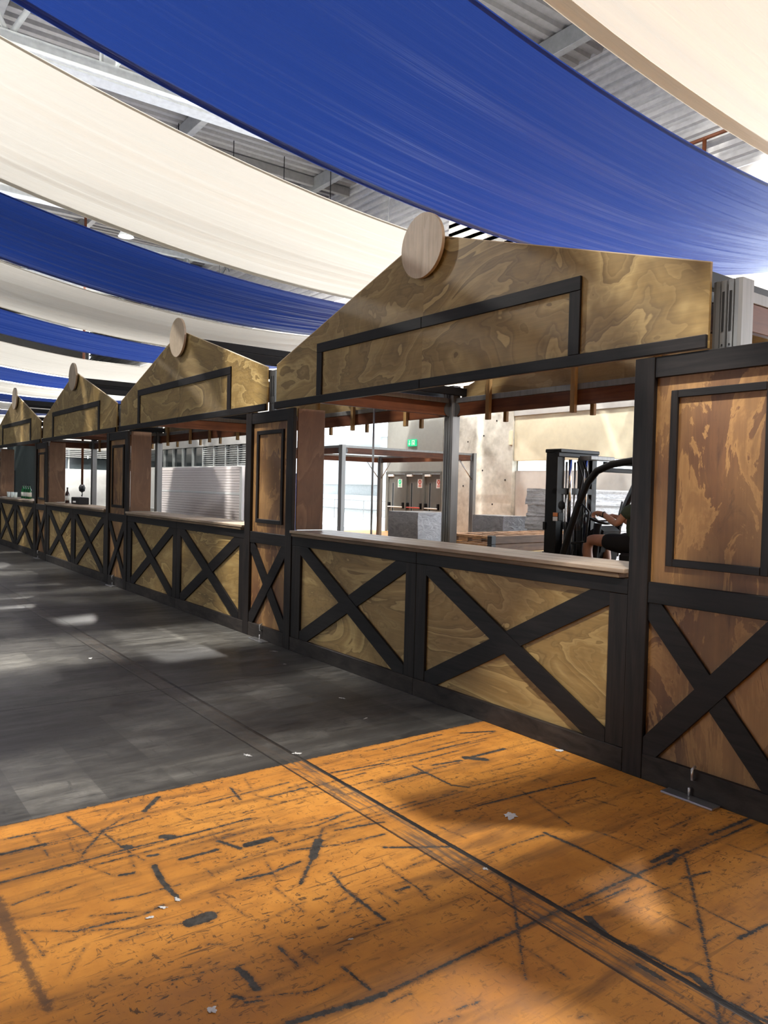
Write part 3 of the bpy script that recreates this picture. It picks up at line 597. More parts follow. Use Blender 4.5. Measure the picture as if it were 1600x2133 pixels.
# outdoors beyond the gate
struct(ob('ground_outside', mesh_from([(-70, YB, -0.02), (30, YB, -0.02), (30, 70, -0.02), (-70, 70, -0.02)], [(0, 1, 2, 3)]), M['ground_out']), 'pale paving outside the open gate')
og = thing('outdoor_building', 'pale building front seen through the open gate', 'building', (-40, 30, 0))
box('wall', -24, 22, 0, 1, 0, 1.1, M['out_wall'], og, 0.02)
box('wall', -24, 22, 0.6, 1.4, 1.9, 6.5, M['out_wall'], og, 0.02)
box('window_band', -24, 22, 0.9, 1.2, 1.1, 1.9, M['louvre'], og, 0.01)
box('canopy', -20, 8.0, -8, 0.6, 4.6, 4.9, M['out_wall'], og, 0.02)
for x in (-14, -4, 4, 7.2): box('column', x, x+0.4, -7.5, -7.1, 0, 4.6, M['louvre'], og, 0.02)
rl = thing('railing', 'thin steel railing outside the open gate', 'railing', (-33, 19, 0))
tube('handrail', [(-5, 0, 1.0), (11.5, 0, 1.0)], 0.03, M['grey_steel'], rl)
tube('handrail', [(-5, 0, 0.55), (11.5, 0, 0.55)], 0.02, M['grey_steel'], rl)
for k in range(7): tube('post', [(-5+2.75*k, 0, -0.02), (-5+2.75*k, 0, 1.0)], 0.025, M['grey_steel'], rl)
# ================================================================== roof steel
def truss(x, label, zc=11.0):
    t = thing('roof_truss', label, 'truss', (x, 0, zc), 0, 'white steel trusses across the hall roof')
    box('bottom_chord', -0.22, 0.22, -30, 13.8, -0.2, 0.2, M['white_steel'], t, 0.01)
    box('top_chord', -0.14, 0.14, -30, 13.8, 2.2, 2.45, M['white_steel'], t, 0.01)
    y = -29.0; k = 0
    while y < 13.0:
        tube('web', [(0, y, 0.15), (0, y+1.1, 2.25)], 0.07, M['white_steel'], t, 6)
        tube('web', [(0, y+2.2, 0.15), (0, y+1.1, 2.25)], 0.06, M['white_steel'], t, 6)
        if k % 3 == 1: box('upright', -0.15, 0.15, y+1.95, y+2.25, 0.1, 2.3, M['white_steel'], t, 0.01)
        y += 2.2; k += 1
    return t
for i, (x, lb) in enumerate([(-9.2, 'white roof truss over the nearest stall'), (-18.6, 'white roof truss over the second stall'), (-27.6, 'white roof truss beyond the third stall'), (-38.5, 'white roof truss near the far end lamp'), (-49.0, 'white roof truss furthest down the hall')]):
    truss(x, lb)
for i, (x, z) in enumerate([(-16.6, 11.3), (-25.2, 11.3)]):
    p = thing('cable_duct', 'black pipe run under the roof %s' % ('beside the second truss' if i == 0 else 'beside the third truss'), 'pipe', (x, 0, z))
    tube('pipe', [(0, -28, 0), (0, 13.6, 0)], 0.10, M['black'], p, 10)
    tube('pipe', [(0.25, -28, 0.25), (0.25, 13.6, 0.25)], 0.035, M['black'], p, 6)
    for k in range(20): tube('pipe_clip', [(-0.02, -26+2*k, 0.1), (-0.02, -26+2*k, 2.3)], 0.018, M['black'], p, 6)
p = tag(tube('roof_pipe', [(-15.2, -20, 9.3), (-15.2, 13.6, 9.3)], 0.05, M['white_steel'], None, 8), 'thin white pipe running below the roof above the white drape', 'pipe')
p = thing('air_duct', 'large pale round air duct under the roof at the upper left', 'duct', (-16.0, 0, 12.75))
tube('duct', [(0, -30, 0), (0, 2.2, 0)], 0.55, M['white_steel'], p, 20)
tube('duct_collar', [(0, -1.2, 0), (0, -1.0, 0)], 0.6, M['white_steel'], p, 20)
for (x, z, y0) in ((-9.0, 10.2, 9.0), (-10.8, 9.6, 8.0)):
    pass
sp = thing('sprinkler_pipe', 'reddish pipe with drop fixed to the ribbed upper wall', 'pipe', (-10, 13.8, 9.9))
tube('pipe', [(-3, 0, 0.5), (4, 0, 0.5)], 0.05, M['beam_wood'], sp, 8)
tube('drop', [(-0.9, 0, 0.5), (-0.9, 0, -2.5)], 0.05, M['beam_wood'], sp, 8)

# high-bay lamps
def high_bay(x, y, z, label, p=LAMP_POWER, top=14.01):
    t = thing('high_bay_lamp', label, 'lamp', (x, y, z), 0, 'high bay lamps under the hall roof')
    ob('reflector', lathe_mesh([(0.08, 0.42), (0.14, 0.40), (0.22, 0.15), (0.30, 0.0), (0.28, 0.0), (0.2, 0.15)], 20), M['white_steel'], t)
    ob('lens', lathe_mesh([(0.0, 0.03), (0.24, 0.02), (0.24, 0.04), (0.0, 0.05)], 20), M['lamp_on'], t)
    tube('suspension', [(0, 0, 0.4), (0, 0, top-z)], 0.02, M['grey_steel'], t, 6)
    ld = bpy.data.lights.new('lamp_light', 'AREA'); ld.shape = 'DISK'; ld.size = 0.6; ld.energy = p; ld.color = (1.0, 0.955, 0.89)
    lo = bpy.data.objects.new('lamp_light', ld); link(lo); lo.parent = t; lo.location = (0, 0, -0.03)
LAMPS = [(-30.0, 5.85, 11.0, 'lit high bay lamp seen over the second blue drape'), (-50.0, 7.03, 10.2, 'lit high bay lamp furthest away, seen at the left edge'),
         (-19.0, 5.85, 12.6, 'high bay lamp above the second white drape'), (-8.0, 5.85, 12.6, 'high bay lamp above the first blue drape'), (-8.0, -6.0, 12.6, 'high bay lamp above the aisle by the nearest stall'),
         (-19.0, -6.0, 12.6, 'high bay lamp above the aisle by the second stall'), (-30.0, -6.0, 12.6, 'high bay lamp above the aisle by the third stall'), (3.0, -6.0, 12.6, 'high bay lamp behind the camera above the aisle'), (3.0, 5.85, 12.6, 'high bay lamp at the right end of the hall')]
for a in LAMPS: high_bay(*a)
for x_, l_ in ((-22.0, 'added wall-wash lamp above the exit doors'), (-15.0, 'added wall-wash lamp by the beige wall panels'), (-36.0, 'added wall-wash lamp by the far window band')):  # unseen lamps added to brighten the back wall
    high_bay(x_, 12.4, 8.4, l_, 420.0, 13.46)

# ================================================================== ceiling drapes
def drape(name, xr, xl, mat, hem, label, seed):
    rs = np.random.RandomState(seed); W = xr-xl; c = (xr+xl)/2
    nx, ny = 110, 56
    u = np.linspace(0, 1, nx); ys = np.linspace(-14.0, 12.0, ny)
    prof = np.zeros(nx)
    for k in range(7):
        f_ = rs.uniform(2, 15); prof += np.sin(2*np.pi*(f_*u+rs.rand()))*0.030/(1+0.22*f_)
    for k in range(6): prof += np.sin(2*np.pi*(rs.uniform(16, 34)*u+rs.rand()))*0.0035
    prof = prof-prof.max(); prof *= 0.6
    vs = []
    for y in ys:
        z = 5.0+0.0193*(y-3.94)**2
        amp = 0.75+0.25*math.sin(y*0.35+seed)
        for i in range(nx):
            e = min(u[i], 1-u[i])*W
            vs.append(((u[i]-0.5)*W, y, z-5.0+prof[i]*amp*min(1, e/0.35)+(0.04*mnoise.noise((u[i]*5, y*0.35, seed)))*min(1, e/0.35)))
    fs = [(j*nx+i, j*nx+i+1, (j+1)*nx+i+1, (j+1)*nx+i) for j in range(ny-1) for i in range(nx-1)]
    t = thing(name, label, 'drape', (c, 0, 5.0), 0, 'blue and white drapes hung across the hall')
    ob('cloth', mesh_from(vs, fs, smooth=True), mat, t)
    for sgn in (-1, 1):                                     # hem along each edge; the blue one carries painted edge light
        hv, w_ = [], (0.15 if sgn < 0 else 0.05)
        for j, y in enumerate(ys):
            z = 0.0193*(y-3.94)**2
            hv += [(sgn*(W/2+0.002), y, z-0.006), (sgn*(W/2-w_), y, z-0.006-0.0)]
        hf = [(j*2, j*2+1, j*2+3, j*2+2) for j in range(ny-1)]
        ob('hem', mesh_from(hv, hf), hem, t)
    return t
DR = [('b', 2.9, -0.2, 'blue drape behind the camera, to the right of the nearest white one'), ('w', -0.75, -4.01, 'white drape at the top right corner of the view'),
      ('b', -4.37, -7.51, 'widest nearest blue drape sweeping over the first stall'), ('w', -8.15, -11.64, 'widest white drape left of the nearest blue one'),
      ('b', -12.02, -15.13, 'second blue drape, behind the widest white one'), ('w', -15.28, -18.75, 'second white drape from the top left, behind the second blue one'),
      ('b', -18.93, -21.6, 'third blue drape, just over the second stall roof'), ('w', -22.65, -26.6, 'third white drape down the hall'),
      ('b', -26.9, -30.05, 'fourth blue drape down the hall'), ('w', -30.4, -33.7, 'fourth white drape down the hall'),
      ('b', -34.1, -37.2, 'fifth blue drape down the hall'), ('w', -37.6, -41.0, 'fifth white drape down the hall'),
      ('b', -41.3, -44.4, 'sixth blue drape, far down the hall'), ('w', -44.8, -51.0, 'last white drape at the end of the hall')]
for i, (k, xr, xl, lb) in enumerate(DR):
    drape('blue_drape' if k == 'b' else 'white_drape', xr, xl, M['blue_cloth'] if k == 'b' else M['white_cloth'], M['lit_blue_hem'] if k == 'b' else M['white_hem'], lb, 10+i)

# ================================================================== the row of market stalls
PER = 4.905
ORD = ['nearest', 'second', 'third', 'fourth', 'fifth']

def x_braced(t, x0, x1, z0, z1, top_is_back, hw, yf=-0.026):
    """two crossing diagonal boards inside the frame opening; the upper one runs through"""
    back = clip_band((x0, z1), (x1, z0), hw, x0, x1, z0, z1)     # falls to the right
    fore = clip_band((x0, z0), (x1, z1), hw, x0, x1, z0, z1)     # rises to the right
    a, b = (back, fore) if top_is_back else (fore, back)
    prism('brace', a, yf, -0.004, M['dark_x'], t)
    prism('brace', b, yf+0.007, -0.002, M['dark_x'], t)

def counter_panel(x0, x1, sl, sr, label):
    t = thing('counter_panel', label, 'counter front', (x0, 0, 0), 0, 'cross braced counter fronts of the stalls'); wd = x1-x0
    box('panel', 0.0, wd, 0.0, 0.018, 0.05, 1.117, M['ply_counter'], t)
    box('stile', 0.001, sl, -0.024, 0.0, 0.135, 1.028, M['dark_z'], t)
    box('stile', wd-sr, wd-0.001, -0.024, 0.0, 0.135, 1.028, M['dark_z'], t)
    box('top_rail', 0.001, wd-0.001, -0.026, 0.0, 1.029, 1.118, M['dark_x'], t)
    box('base_rail', 0.001, wd-0.001, -0.032, 0.0, 0.0, 0.134, M['dark_worn'], t)
    x_braced(t, sl, wd-sr, 0.135, 1.028, True, 0.066)
    return t

def pillar(n, ox):
    xl = -2.718+ox; W = 1.027
    lb = ['broad brown panel pillar at the right edge of the view', 'narrow brown panel pillar between the nearest and second counters', 'brown panel pillar between the second and third counters',
          'brown panel pillar between the third and fourth counters', 'brown panel pillar at the left edge of the view'][n]
    t = thing('stall_pillar', lb, 'pillar', (xl, 0, 0), 0, 'brown panel pillars between the counters')
    box('upper_panel', 0.02, W-0.02, 0.0, 0.018, 1.06, 2.30, M['ply_pillar'], t)
    box('lower_panel', 0.02, W-0.02, 0.0, 0.018, 0.05, 1.06, M['ply_pillar'], t)
    box('stile', 0.002, 0.13, -0.034, 0.0, 0.0, 2.374, M['dark_z'], t)
    box('stile', W-0.13, W-0.002, -0.034, 0.0, 0.0, 2.374, M['dark_z'], t)
    box('top_rail', 0.131, W-0.131, -0.028, 0.0, 2.258, 2.374, M['dark_x'], t)
    box('middle_rail', 0.131, W-0.131, -0.028, 0.0, 1.0, 1.118, M['dark_x'], t)
    box('base_rail', 0.131, W-0.131, -0.032, 0.0, 0.0, 0.145, M['dark_worn'], t)
    x_braced(t, 0.131, W-0.131, 0.146, 0.999, False, 0.062)
    a, b, zl, zh, wm = 0.228, 0.80, 1.215, 2.18, 0.042
    box('moulding', a, a+wm, -0.020, 0.0, zl, zh, M['dark_z'], t)
    box('moulding', b-wm, b, -0.020, 0.0, zl, zh, M['dark_z'], t)
    box('moulding', a+wm, b-wm, -0.020, 0.0, zh-wm, zh, M['dark_x'], t)
    box('moulding', a+wm, b-wm, -0.020, 0.0, zl, zl+wm, M['dark_x'], t)
    box('side_panel', W-0.018, W-0.001, 0.019, 0.325, 1.18, 2.37, M['ply_jamb'], t, label='brown plywood reveal of the opening')
    box('side_panel', 0.001, 0.018, 0.019, 0.325, 1.18, 2.37, M['ply_jamb'], t)
    fx = 0.44
    box('foot_plate', fx-0.13, fx+0.17, -0.115, -0.036, 0.001, 0.012, M['steel'], t, 0.002, label='galvanised foot plate on the floor')
    tube('foot_bolt', [(fx, -0.05, 0.012), (fx, -0.05, 0.055)], 0.007, M['steel'], t, 6)
    tube('hook', [(fx+0.02, -0.034, 0.10), (fx+0.02, -0.060, 0.105), (fx+0.02, -0.062, 0.16), (fx+0.02, -0.034, 0.17)], 0.008, M['steel'], t, 6, label='small bright steel hook')
    return t

def countertop(n, ox):
    t = thing('countertop', '%s wooden countertop%s' % (ORD[n], [', below the opening with the forklift', ', in front of the white panels', ' holding a black box and bottle', ' holding green bottles'][n]), 'countertop', (-6.59+ox, 0, 0), 0, 'wooden countertops of the stalls')
    Wd = 3.862
    box('board', 0, Wd, -0.060, 0.10, 1.150, 1.176, M['plank'], t)
    box('board', 0, Wd, 0.102, 0.262, 1.150, 1.176, M['plank'], t)
    box('board', 0, Wd, 0.264, 0.42, 1.150, 1.176, M['plank'], t)
    box('edge_strip', 0.02, Wd-0.04, -0.052, 0.40, 1.120, 1.149, M['plank_edge'], t)
    return t

def gable(n, ox):
    lb = 'plywood gable with round blank board on the %s stall' % ORD[n]
    cx = -4.662+ox
    t = thing('stall_gable', lb, 'gable', (cx, 0, 2.385), 0, 'plywood gables along the front of the stalls')
    l, r, s, pk = -2.323, 2.379, 0.445, 1.175
    prism('gable_sheet', [(l, 0), (-0.0005, 0), (-0.0005, pk), (l, s)], -0.020, -0.002, M['ply_gable'], t)
    prism('gable_sheet', [(0.0005, 0), (r, 0), (r, s), (0.0005, pk)], -0.020, -0.002, M['ply_gable'], t)
    for a, b in (((l, s), (0, pk)), ((r, s), (0, pk))):
        d = Vector((b[0]-a[0], b[1]-a[1])).normalized(); nrm = Vector((-d.y, d.x)) if d.x > 0 else Vector((d.y, -d.x))
        pl = [a, (a[0]+nrm.x*0.006, a[1]+nrm.y*0.006), (b[0]+nrm.x*0.006, b[1]+nrm.y*0.006), b]
        prism('cut_edge', pl, -0.0205, -0.002, M['edge_ply'], t)
    box('band', l, -0.002, -0.042, -0.020, 0.0, 0.070, M['dark_x'], t)
    box('band', 0.002, r, -0.042, -0.020, 0.0, 0.070, M['dark_x'], t)
    fl, fr, ft, wm = -1.530, 1.536, 0.549, 0.087
    box('moulding', fl, fl+wm, -0.036, -0.020, 0.071, ft-wm, M['dark_z'], t)
    box('moulding', fr-wm, fr, -0.036, -0.020, 0.071, ft-wm, M['dark_z'], t)
    box('moulding', fl, -0.002, -0.038, -0.020, ft-wm, ft, M['dark_x'], t)
    box('moulding', 0.002, fr, -0.038, -0.020, ft-wm, ft, M['dark_x'], t)
    disc('round_board', 0.02, 1.08, 0.245, -0.072, -0.045, M['pale_ply'], t, 48, label='round pale plywood blank board on the gable tip')
    box('board_fixing', -0.05, 0.09, -0.045, -0.020, 0.92, 1.06, M['batten'], t)
    return t

def rear_gable(n, ox):
    cx = -4.662+ox
    t = thing('rear_gable', 'unpainted back of the rear gable with hanging battens, %s stall' % ORD[n], 'gable', (cx, 2.50, 2.40), 0, 'rear gables of the stalls')
    l, r, s, pk = -2.323, 2.379, 0.43, 1.16
    prism('gable_sheet', [(l, 0.12), (-0.0005, 0.12), (-0.0005, pk), (l, s)], 0.0, 0.018, M['rear_ply'], t)
    prism('gable_sheet', [(0.0005, 0.12), (r, 0.12), (r, s), (0.0005, pk)], 0.0, 0.018, M['rear_ply'], t)
    for x in (-1.72, -0.50, 0.45, 1.67):
        box('batten', x-0.03, x+0.03, -0.155, -0.110, 0.02, 0.62, M['batten'], t)
        box('batten', x+0.085, x+0.135, 0.020, 0.060, 0.0, 0.62, M['batten'], t)
    box('back_rail', l, r, 0.020, 0.045, 0.40, 0.47, M['batten'], t)
    return t

PROF = [(-0.080, -0.055), (-0.062, -0.062), (-0.042, -0.062), (-0.042, -0.050), (-0.034, -0.050), (-0.034, -0.062), (-0.006, -0.062), (-0.006, -0.046), (0.006, -0.046), (0.006, -0.062), (0.034, -0.062), (0.034, -0.050), (0.042, -0.050), (0.042, -0.062), (0.062, -0.062), (0.080, -0.055)]
PROF = PROF+[(-x, -y) for x, y in PROF]
_post_cache = {}
def post_mesh(h):
    if h in _post_cache: return _post_cache[h]
    n = len(PROF); vs = [(x, y, 0) for x, y in PROF]+[(x, y, h) for x, y in PROF]
    fs = [(i, (i+1) % n, (i+1) % n+n, i+n) for i in range(n)]+[tuple(range(n-1, -1, -1)), tuple(range(n, 2*n))]
    me = mesh_from(vs, fs); me.materials.append(M['alu']); _post_cache[h] = me; return me
def post(t, x, y, h, slots=True):
    p = ob('post', post_mesh(h), None, t, (x, y, 0))
    if slots:
        for sx in (-0.020, 0.020):
            for (sy, sg) in ((-0.0645, -1), (0.0645, 1)):
                box('slot', sx-0.006, sx+0.006, sy-0.001, sy+0.001, h-0.27, h-0.06, M['slot'], p, 0)
                box('slot', sx-0.004, sx+0.004, sy-0.001, sy+0.001, h-0.345, h-0.335, M['slot'], p, 0)
    return p
ZB0, ZB1, ZB2 = 2.50, 2.65, 2.712
def beam_x(t, x0, x1, y):
    b = box('beam', x0, x1, y-0.022, y+0.022, ZB0, ZB1, M['beam_wood'], t)
    c = ((x0+x1)/2, y, (ZB0+ZB1)/2); hl = (x1-x0)/2
    box('cap_rail', -hl, hl, -0.026, 0.026, 0.076, 0.137, M['alu'], b)
    for sx in (-hl, hl): bracket(b, sx, 0, 1 if sx < 0 else -1, 'x')
    return b
def beam_y(t, x, y0, y1):
    b = box('beam', x-0.022, x+0.022, y0, y1, ZB0, ZB1, M['beam_wood'], t)
    hl = (y1-y0)/2
    box('cap_rail', -0.026, 0.026, -hl, hl, 0.076, 0.137, M['alu'], b)
    for sy in (-hl, hl): bracket(b, 0, sy, 1 if sy < 0 else -1, 'y')
    return b
def bracket(b, x, y, s, ax):
    seg = [(0, -0.085)]+[(0.085*math.sin(a)*s, -0.085+0.0+0.17*(0.5-0.5*math.cos(a))) for a in [math.pi*k/10 for k in range(1, 10)]]+[(0, 0.085)]
    for off in (-0.026, 0.026):
        lo, hi = (off-0.003, off+0.003)
        if ax == 'x':
            me = prism_mesh([(px, pz) for px, pz in seg], lo, hi, (0, 0, 0)); ob('bracket', me, M['alu_dark'], b, (x, y, 0))
        else:
            me = prism_mesh([(px, pz) for px, pz in seg], lo, hi, (0, 0, 0)); ob('bracket', me, M['alu_dark'], b, (x, y, 0), (0, 0, math.pi/2))

YR = 2.42
def frame(n, ox):
    """aluminium posts, timber beams and black purlins carrying one stall"""
    t = thing('stall_scaffold', 'aluminium posts and red brown beams carrying the %s stall' % ORD[n], 'frame', (-7.06+ox, 0, 0), 0, 'metal and timber frames of the stalls')
    post(t, -0.09, 0.086, 2.80); post(t, 0, YR, 2.86)
    beam_y(t, 0, 0.185, YR-0.066)
    beam_x(t, 0.082, PER-0.082, YR)
    beam_x(t, 0.082, PER-0.185, 0.12)
    cx = 2.398
    for dx in (-2.26, -1.15, -0.36, 0.36, 1.15, 2.30):
        z = 3.56-0.311*abs(dx)-0.03
        box('purlin', cx+dx-0.03, cx+dx+0.03, 0.0, 2.50, z-0.09, z, M['black'], t)
    if n == 0:
        post(t, PER-0.075, 0.12, 2.745); post(t, PER-0.075, YR, 2.86); beam_y(t, PER-0.075, 0.185, YR-0.066)
    return t

for n in range(5):
    ox = -PER*n
    pillar(n, ox)
    if n == 4: continue
    counter_panel(-6.595+ox, -4.6592+ox, 0.165, 0.132, 'cross braced plywood counter front, left half of the %s counter' % ORD[n])
    counter_panel(-4.6588+ox, -2.719+ox, 0.124, 0.130, 'cross braced plywood counter front, right half of the %s counter' % ORD[n])
    countertop(n, ox); gable(n, ox); frame(n, ox); rear_gable(n, ox)

pr_ = tag(tube('prop_pole', [(-8.44, 2.25, 0.0), (-8.44, 2.25, 2.70)], 0.014, M['grey_steel'], None, 8), 'thin grey steel pole under the rear beam of the nearest stall', 'pole')

# ================================================================== bare frame standing further back
bf = thing('bare_frame', 'bare aluminium and timber frame standing behind the stalls', 'frame', (-16.7, 7.2, 0))
for (x, y) in ((0, 0), (0, 4.6), (-4.6, 4.6), (-4.6, 0)): post(bf, x, y, 2.72, False)
beam_y(bf, 0, 0.066, 4.534); beam_y(bf, -4.6, 0.066, 4.534)
beam_x(bf, -4.518, -0.082, 0); beam_x(bf, -4.518, -0.082, 4.6)
for (x, y, dx, dy) in ((0, 4.6, -0.55, 0), (-4.6, 4.6, 0.55, 0), (-4.6, 4.6, 0, -0.55), (0, 4.6, 0, -0.55)):
    tube('brace_rod', [(x+dx*0.1, y+dy*0.1, 1.95), (x+dx, y+dy, 2.5)], 0.016, M['steel'], bf, 6)

# ================================================================== goods behind the counters
def wrapped(name, label, cat, loc, sx, sy, h, mat, layers, rz=0.0):
    t = thing(name, label, cat, loc, rz)
    for y in (-sy/2+0.06, 0, sy/2-0.06): box('pallet_runner', -sx/2, sx/2, y-0.05, y+0.05, 0, 0.10, M['batten'], t)
    box('pallet_deck', -sx/2, sx/2, -sy/2, sy/2, 0.10, 0.14, M['batten'], t)
    rs = random.Random(label); z = 0.145; lh = (h-0.145)/layers
    for k in range(layers):
        bm = bmesh.new(); bmesh.ops.create_cube(bm, size=1.0)
        bmesh.ops.subdivide_edges(bm, edges=list(bm.edges), cuts=5, use_grid_fill=True)
        for v in bm.verts:
            nn = mnoise.noise_vector(Vector((v.co.x*3+k*7, v.co.y*3, v.co.z*3)))
            v.co = Vector((v.co.x*sx*rs_(rs, k), v.co.y*sy, v.co.z*(lh-0.004)))+Vector((nn.x, nn.y, 0))*0.018
            v.co.z = max(-lh/2+0.002, min(lh/2-0.002, v.co.z))
        me = bpy.data.meshes.new('bundle'); bm.to_mesh(me); bm.free()
        ob('bundle', me, mat, t, (rs.uniform(-.012, .012), rs.uniform(-.012, .012), z+lh/2)); z += lh
    return t
def rs_(rs, k): return 1.0-0.035*((k*7) % 3)
wrapped('wrapped_board_stack', 'tall stack of white film wrapped boards behind the forklift', 'pallet stack', (-8.75, 7.05, 0), 1.0, 1.9, 1.68, M['film_white'], 11)
wrapped('wrapped_crate', 'low film wrapped grey crate left of the tall white stack', 'pallet stack', (-10.0, 6.25, 0), 0.8, 0.65, 1.18, M['film_grey'], 1)
wrapped('wrapped_goods', 'film wrapped grey goods standing in front of the exit doors', 'pallet stack', (-11.75, 5.85, 0), 0.95, 0.95, 1.18, M['film_grey'], 1)
ws = thing('partition_panels', 'white ribbed partition panels stacked behind the second stall', 'panel stack', (-20.8, 5.0, 0))
for k in range(4):
    pn = box('panel', -2.85+0.03*k, 2.85+0.03*k, 0.10*k, 0.10*k+0.07, 0.02, 2.09-0.01*k, M['white_panel'], ws, 0.006)
for k in range(28): box('rib', -2.83, 2.72, -0.010, 0.0, 0.06+0.072*k, 0.10+0.072*k, M['white_panel'], ws, 0.003)
box('edge_frame', 2.74, 2.86, -0.02, 0.0, 0.02, 2.09, M['white_wall'], ws, 0.004)
box('edge_frame', -2.85, 2.74, -0.02, 0.0, 1.36, 1.42, M['white_wall'], ws, 0.004)
bd = thing('blue_cabinet', 'tall blue metal cabinet beside the white ribbed panels', 'cabinet', (-19.2, 6.6, 0))
box('body', -0.45, 0.45, 0, 0.5, 0, 1.98, M['blue_door'], bd, 0.01); box('door', -0.44, 0.44, -0.02, 0.0, 0.05, 1.95, M['blue_door'], bd, 0.004); box('handle', -0.36, -0.33, -0.05, -0.02, 1.35, 1.50, M['steel'], bd, 0.003)
cu = thing('dark_partition', 'dark green grey partition behind the fourth counter', 'partition', (-33.0, 3.0, 0))
box('panel', -3.6, 1.65, 0, 0.06, 0.0, 3.3, M['curtain'], cu, 0.005); box('edge_post', 1.66, 1.76, -0.02, 0.08, 0, 3.3, M['white_steel'], cu, 0.005)
box('side_door', -2.4, -1.9, -0.03, 0.0, 0.0, 2.0, M['black'], cu, 0.005)
ch = thing('chain_hoist', 'hanging chain hoist with hook block seen behind the third counter', 'hoist', (-30.22, 4.41, 1.20))
ob('hook_block', lathe_mesh([(0.02, 0.0), (0.10, 0.05), (0.12, 0.18), (0.08, 0.28), (0.02, 0.30)], 14), M['black'], ch)
tube('hook', [(0, 0, 0), (0.05, 0, -0.08), (0.0, 0, -0.15), (-0.06, 0, -0.10)], 0.018, M['black'], ch, 6)
for k, dx in enumerate((-0.42, -0.12, 0.12, 0.45)): tube('chain', [(dx*0.25, 0, 0.28), (dx*0.3, 0, 12.8)], 0.014, M['beam_wood'], ch, 6)

# things on the far counters
bt = [(0.0, 0.0), (0.038, 0.0), (0.040, 0.01), (0.040, 0.17), (0.034, 0.20), (0.016, 0.235), (0.014, 0.29), (0.016, 0.30), (0.0, 0.302)]
def bottle(x, y, mat, label, s=1.0):
    t = thing('bottle', label, 'bottle', (x, y, 1.1765), 0, 'bottles on the counters')
    ob('glass_body', lathe_mesh([(r*s, z*s) for r, z in bt], 18), mat, t)
    ob('label', lathe_mesh([(0.0408*s, 0.05*s), (0.0408*s, 0.14*s)], 18), M['bottle_label'], t)
    ob('cap', lathe_mesh([(0.017*s, 0.285*s), (0.018*s, 0.305*s), (0.0, 0.306*s)], 12), M['black'], t)
bottle(-15.98, 0.26, M['bottle_dark'], 'dark red bottle on the third counter beside the black box')
bl = ['first green bottle from the left on the fourth counter', 'second green bottle from the left on the fourth counter', 'third green bottle from the left on the fourth counter', 'last green bottle on the fourth counter, nearest the pillar']
for k in range(4): bottle(-19.75+0.23*k, 0.22, M['bottle_green'], bl[k], 1.05)
for k in range(5):
    g = ob('drinking_glass', lathe_mesh([(0.03, 0.0), (0.036, 0.13), (0.033, 0.13), (0.028, 0.01)], 14), M['glassware'], None, (-20.9+0.2*k, 0.12+0.05*(k % 2), 1.1765))
    tag(g, 'drinking glass number %s from the left on the fourth counter' % ['one', 'two', 'three', 'four', 'five'][k], 'glass', 'glasses on the fourth counter')
bb = thing('black_box', 'small black card terminal box on the third counter', 'box', (-15.12, 0.27, 1.1765))
box('case', -0.27, 0.27, -0.09, 0.09, 0, 0.13, M['black'], bb, 0.01); box('label_strip', -0.14, 0.05, -0.093, -0.09, 0.03, 0.06, M['signwhite'], bb, 0)

# ================================================================== litter on the floor
def scrap(x, y, s, label, rz=0.0, asp=1.0, mat='paper'):
    n = 9; vs = []
    for j in range(n):
        for i in range(n):
            u, v = i/(n-1)-0.5, j/(n-1)-0.5; rr = math.hypot(u, v)
            k = (1.0-0.35*max(0.0, abs(math.sin(2*math.atan2(v, u+1e-6)))))*(1.0+0.9*mnoise.noise((u*3+x*9, v*3+y*9, 2.0)))
            vs.append((u*s*k, v*s*asp*k, 0.003+s*0.10*(0.5+mnoise.noise((u*5+x*31, v*5+y*17, 1.0)))))
    z0 = min(v[2] for v in vs); vs = [(a, b, c-z0+0.001) for a, b, c in vs]
    top = len(vs); vs += [(a, b, max(0.0005, c-0.0012)) for a, b, c in vs]
    fs = []
    for j in range(n-1):
        for i in range(n-1):
            a = j*n+i; fs.append((a, a+1, a+n+1, a+n)); fs.append((top+a, top+a+n, top+a+n+1, top+a+1))
    rim = [i for i in range(n)]+[j*n+n-1 for j in range(1, n)]+[(n-1)*n+i for i in range(n-2, -1, -1)]+[j*n for j in range(n-2, 0, -1)]
    for a, b in zip(rim, rim[1:]+rim[:1]): fs.append((b, a, top+a, top+b))
    o = ob('paper_scrap', mesh_from(vs, fs, smooth=True), M[mat], None, (x, y, 0.0), (0, 0, rz))
    tag(o, label, 'paper scrap', 'litter on the hall floor')
scrap(-2.638, -1.022, 0.065, 'crumpled grey paper in the middle of the orange floor', 0.6, 1.3)
scrap(-3.155, -0.060, 0.05, 'torn paper scrap at the foot of the nearest counter', 0.3)
scrap(-2.804, -2.669, 0.03, 'white scrap of film left of the dark square patch', 0.2, 0.7)
scrap(-2.780, -2.735, 0.035, 'pale film shred between two others on the orange floor', 0.9, 0.5)
scrap(-2.742, -2.800, 0.035, 'pale film shred nearest the left edge of the view', 1.5, 0.5)
scrap(-4.111, -1.723, 0.05, 'pale scrap on grey floor near the orange edge, left one', 0.4, 0.6)
scrap(-3.974, -1.46, 0.06, 'pale scrap on grey floor near the orange edge, beside the joint', 1.0, 0.5)
scrap(-7.157, -1.77, 0.05, 'white scrap far out on the grey floor', 0.0, 0.6)
scrap(-4.862, -0.556, 0.05, 'white sliver on the grey floor before the nearest counter', 0.5, 0.25)
scrap(-4.343, -0.698, 0.05, 'thin white sliver on the grey floor near the orange corner', 1.9, 0.2)
scrap(-6.603, -0.19, 0.07, 'white sliver by the foot plate of the narrow pillar', 0.8, 0.25)
scrap(-6.08, -0.37, 0.03, 'tiny white speck on the grey floor near the narrow pillar', 0.8, 0.6)
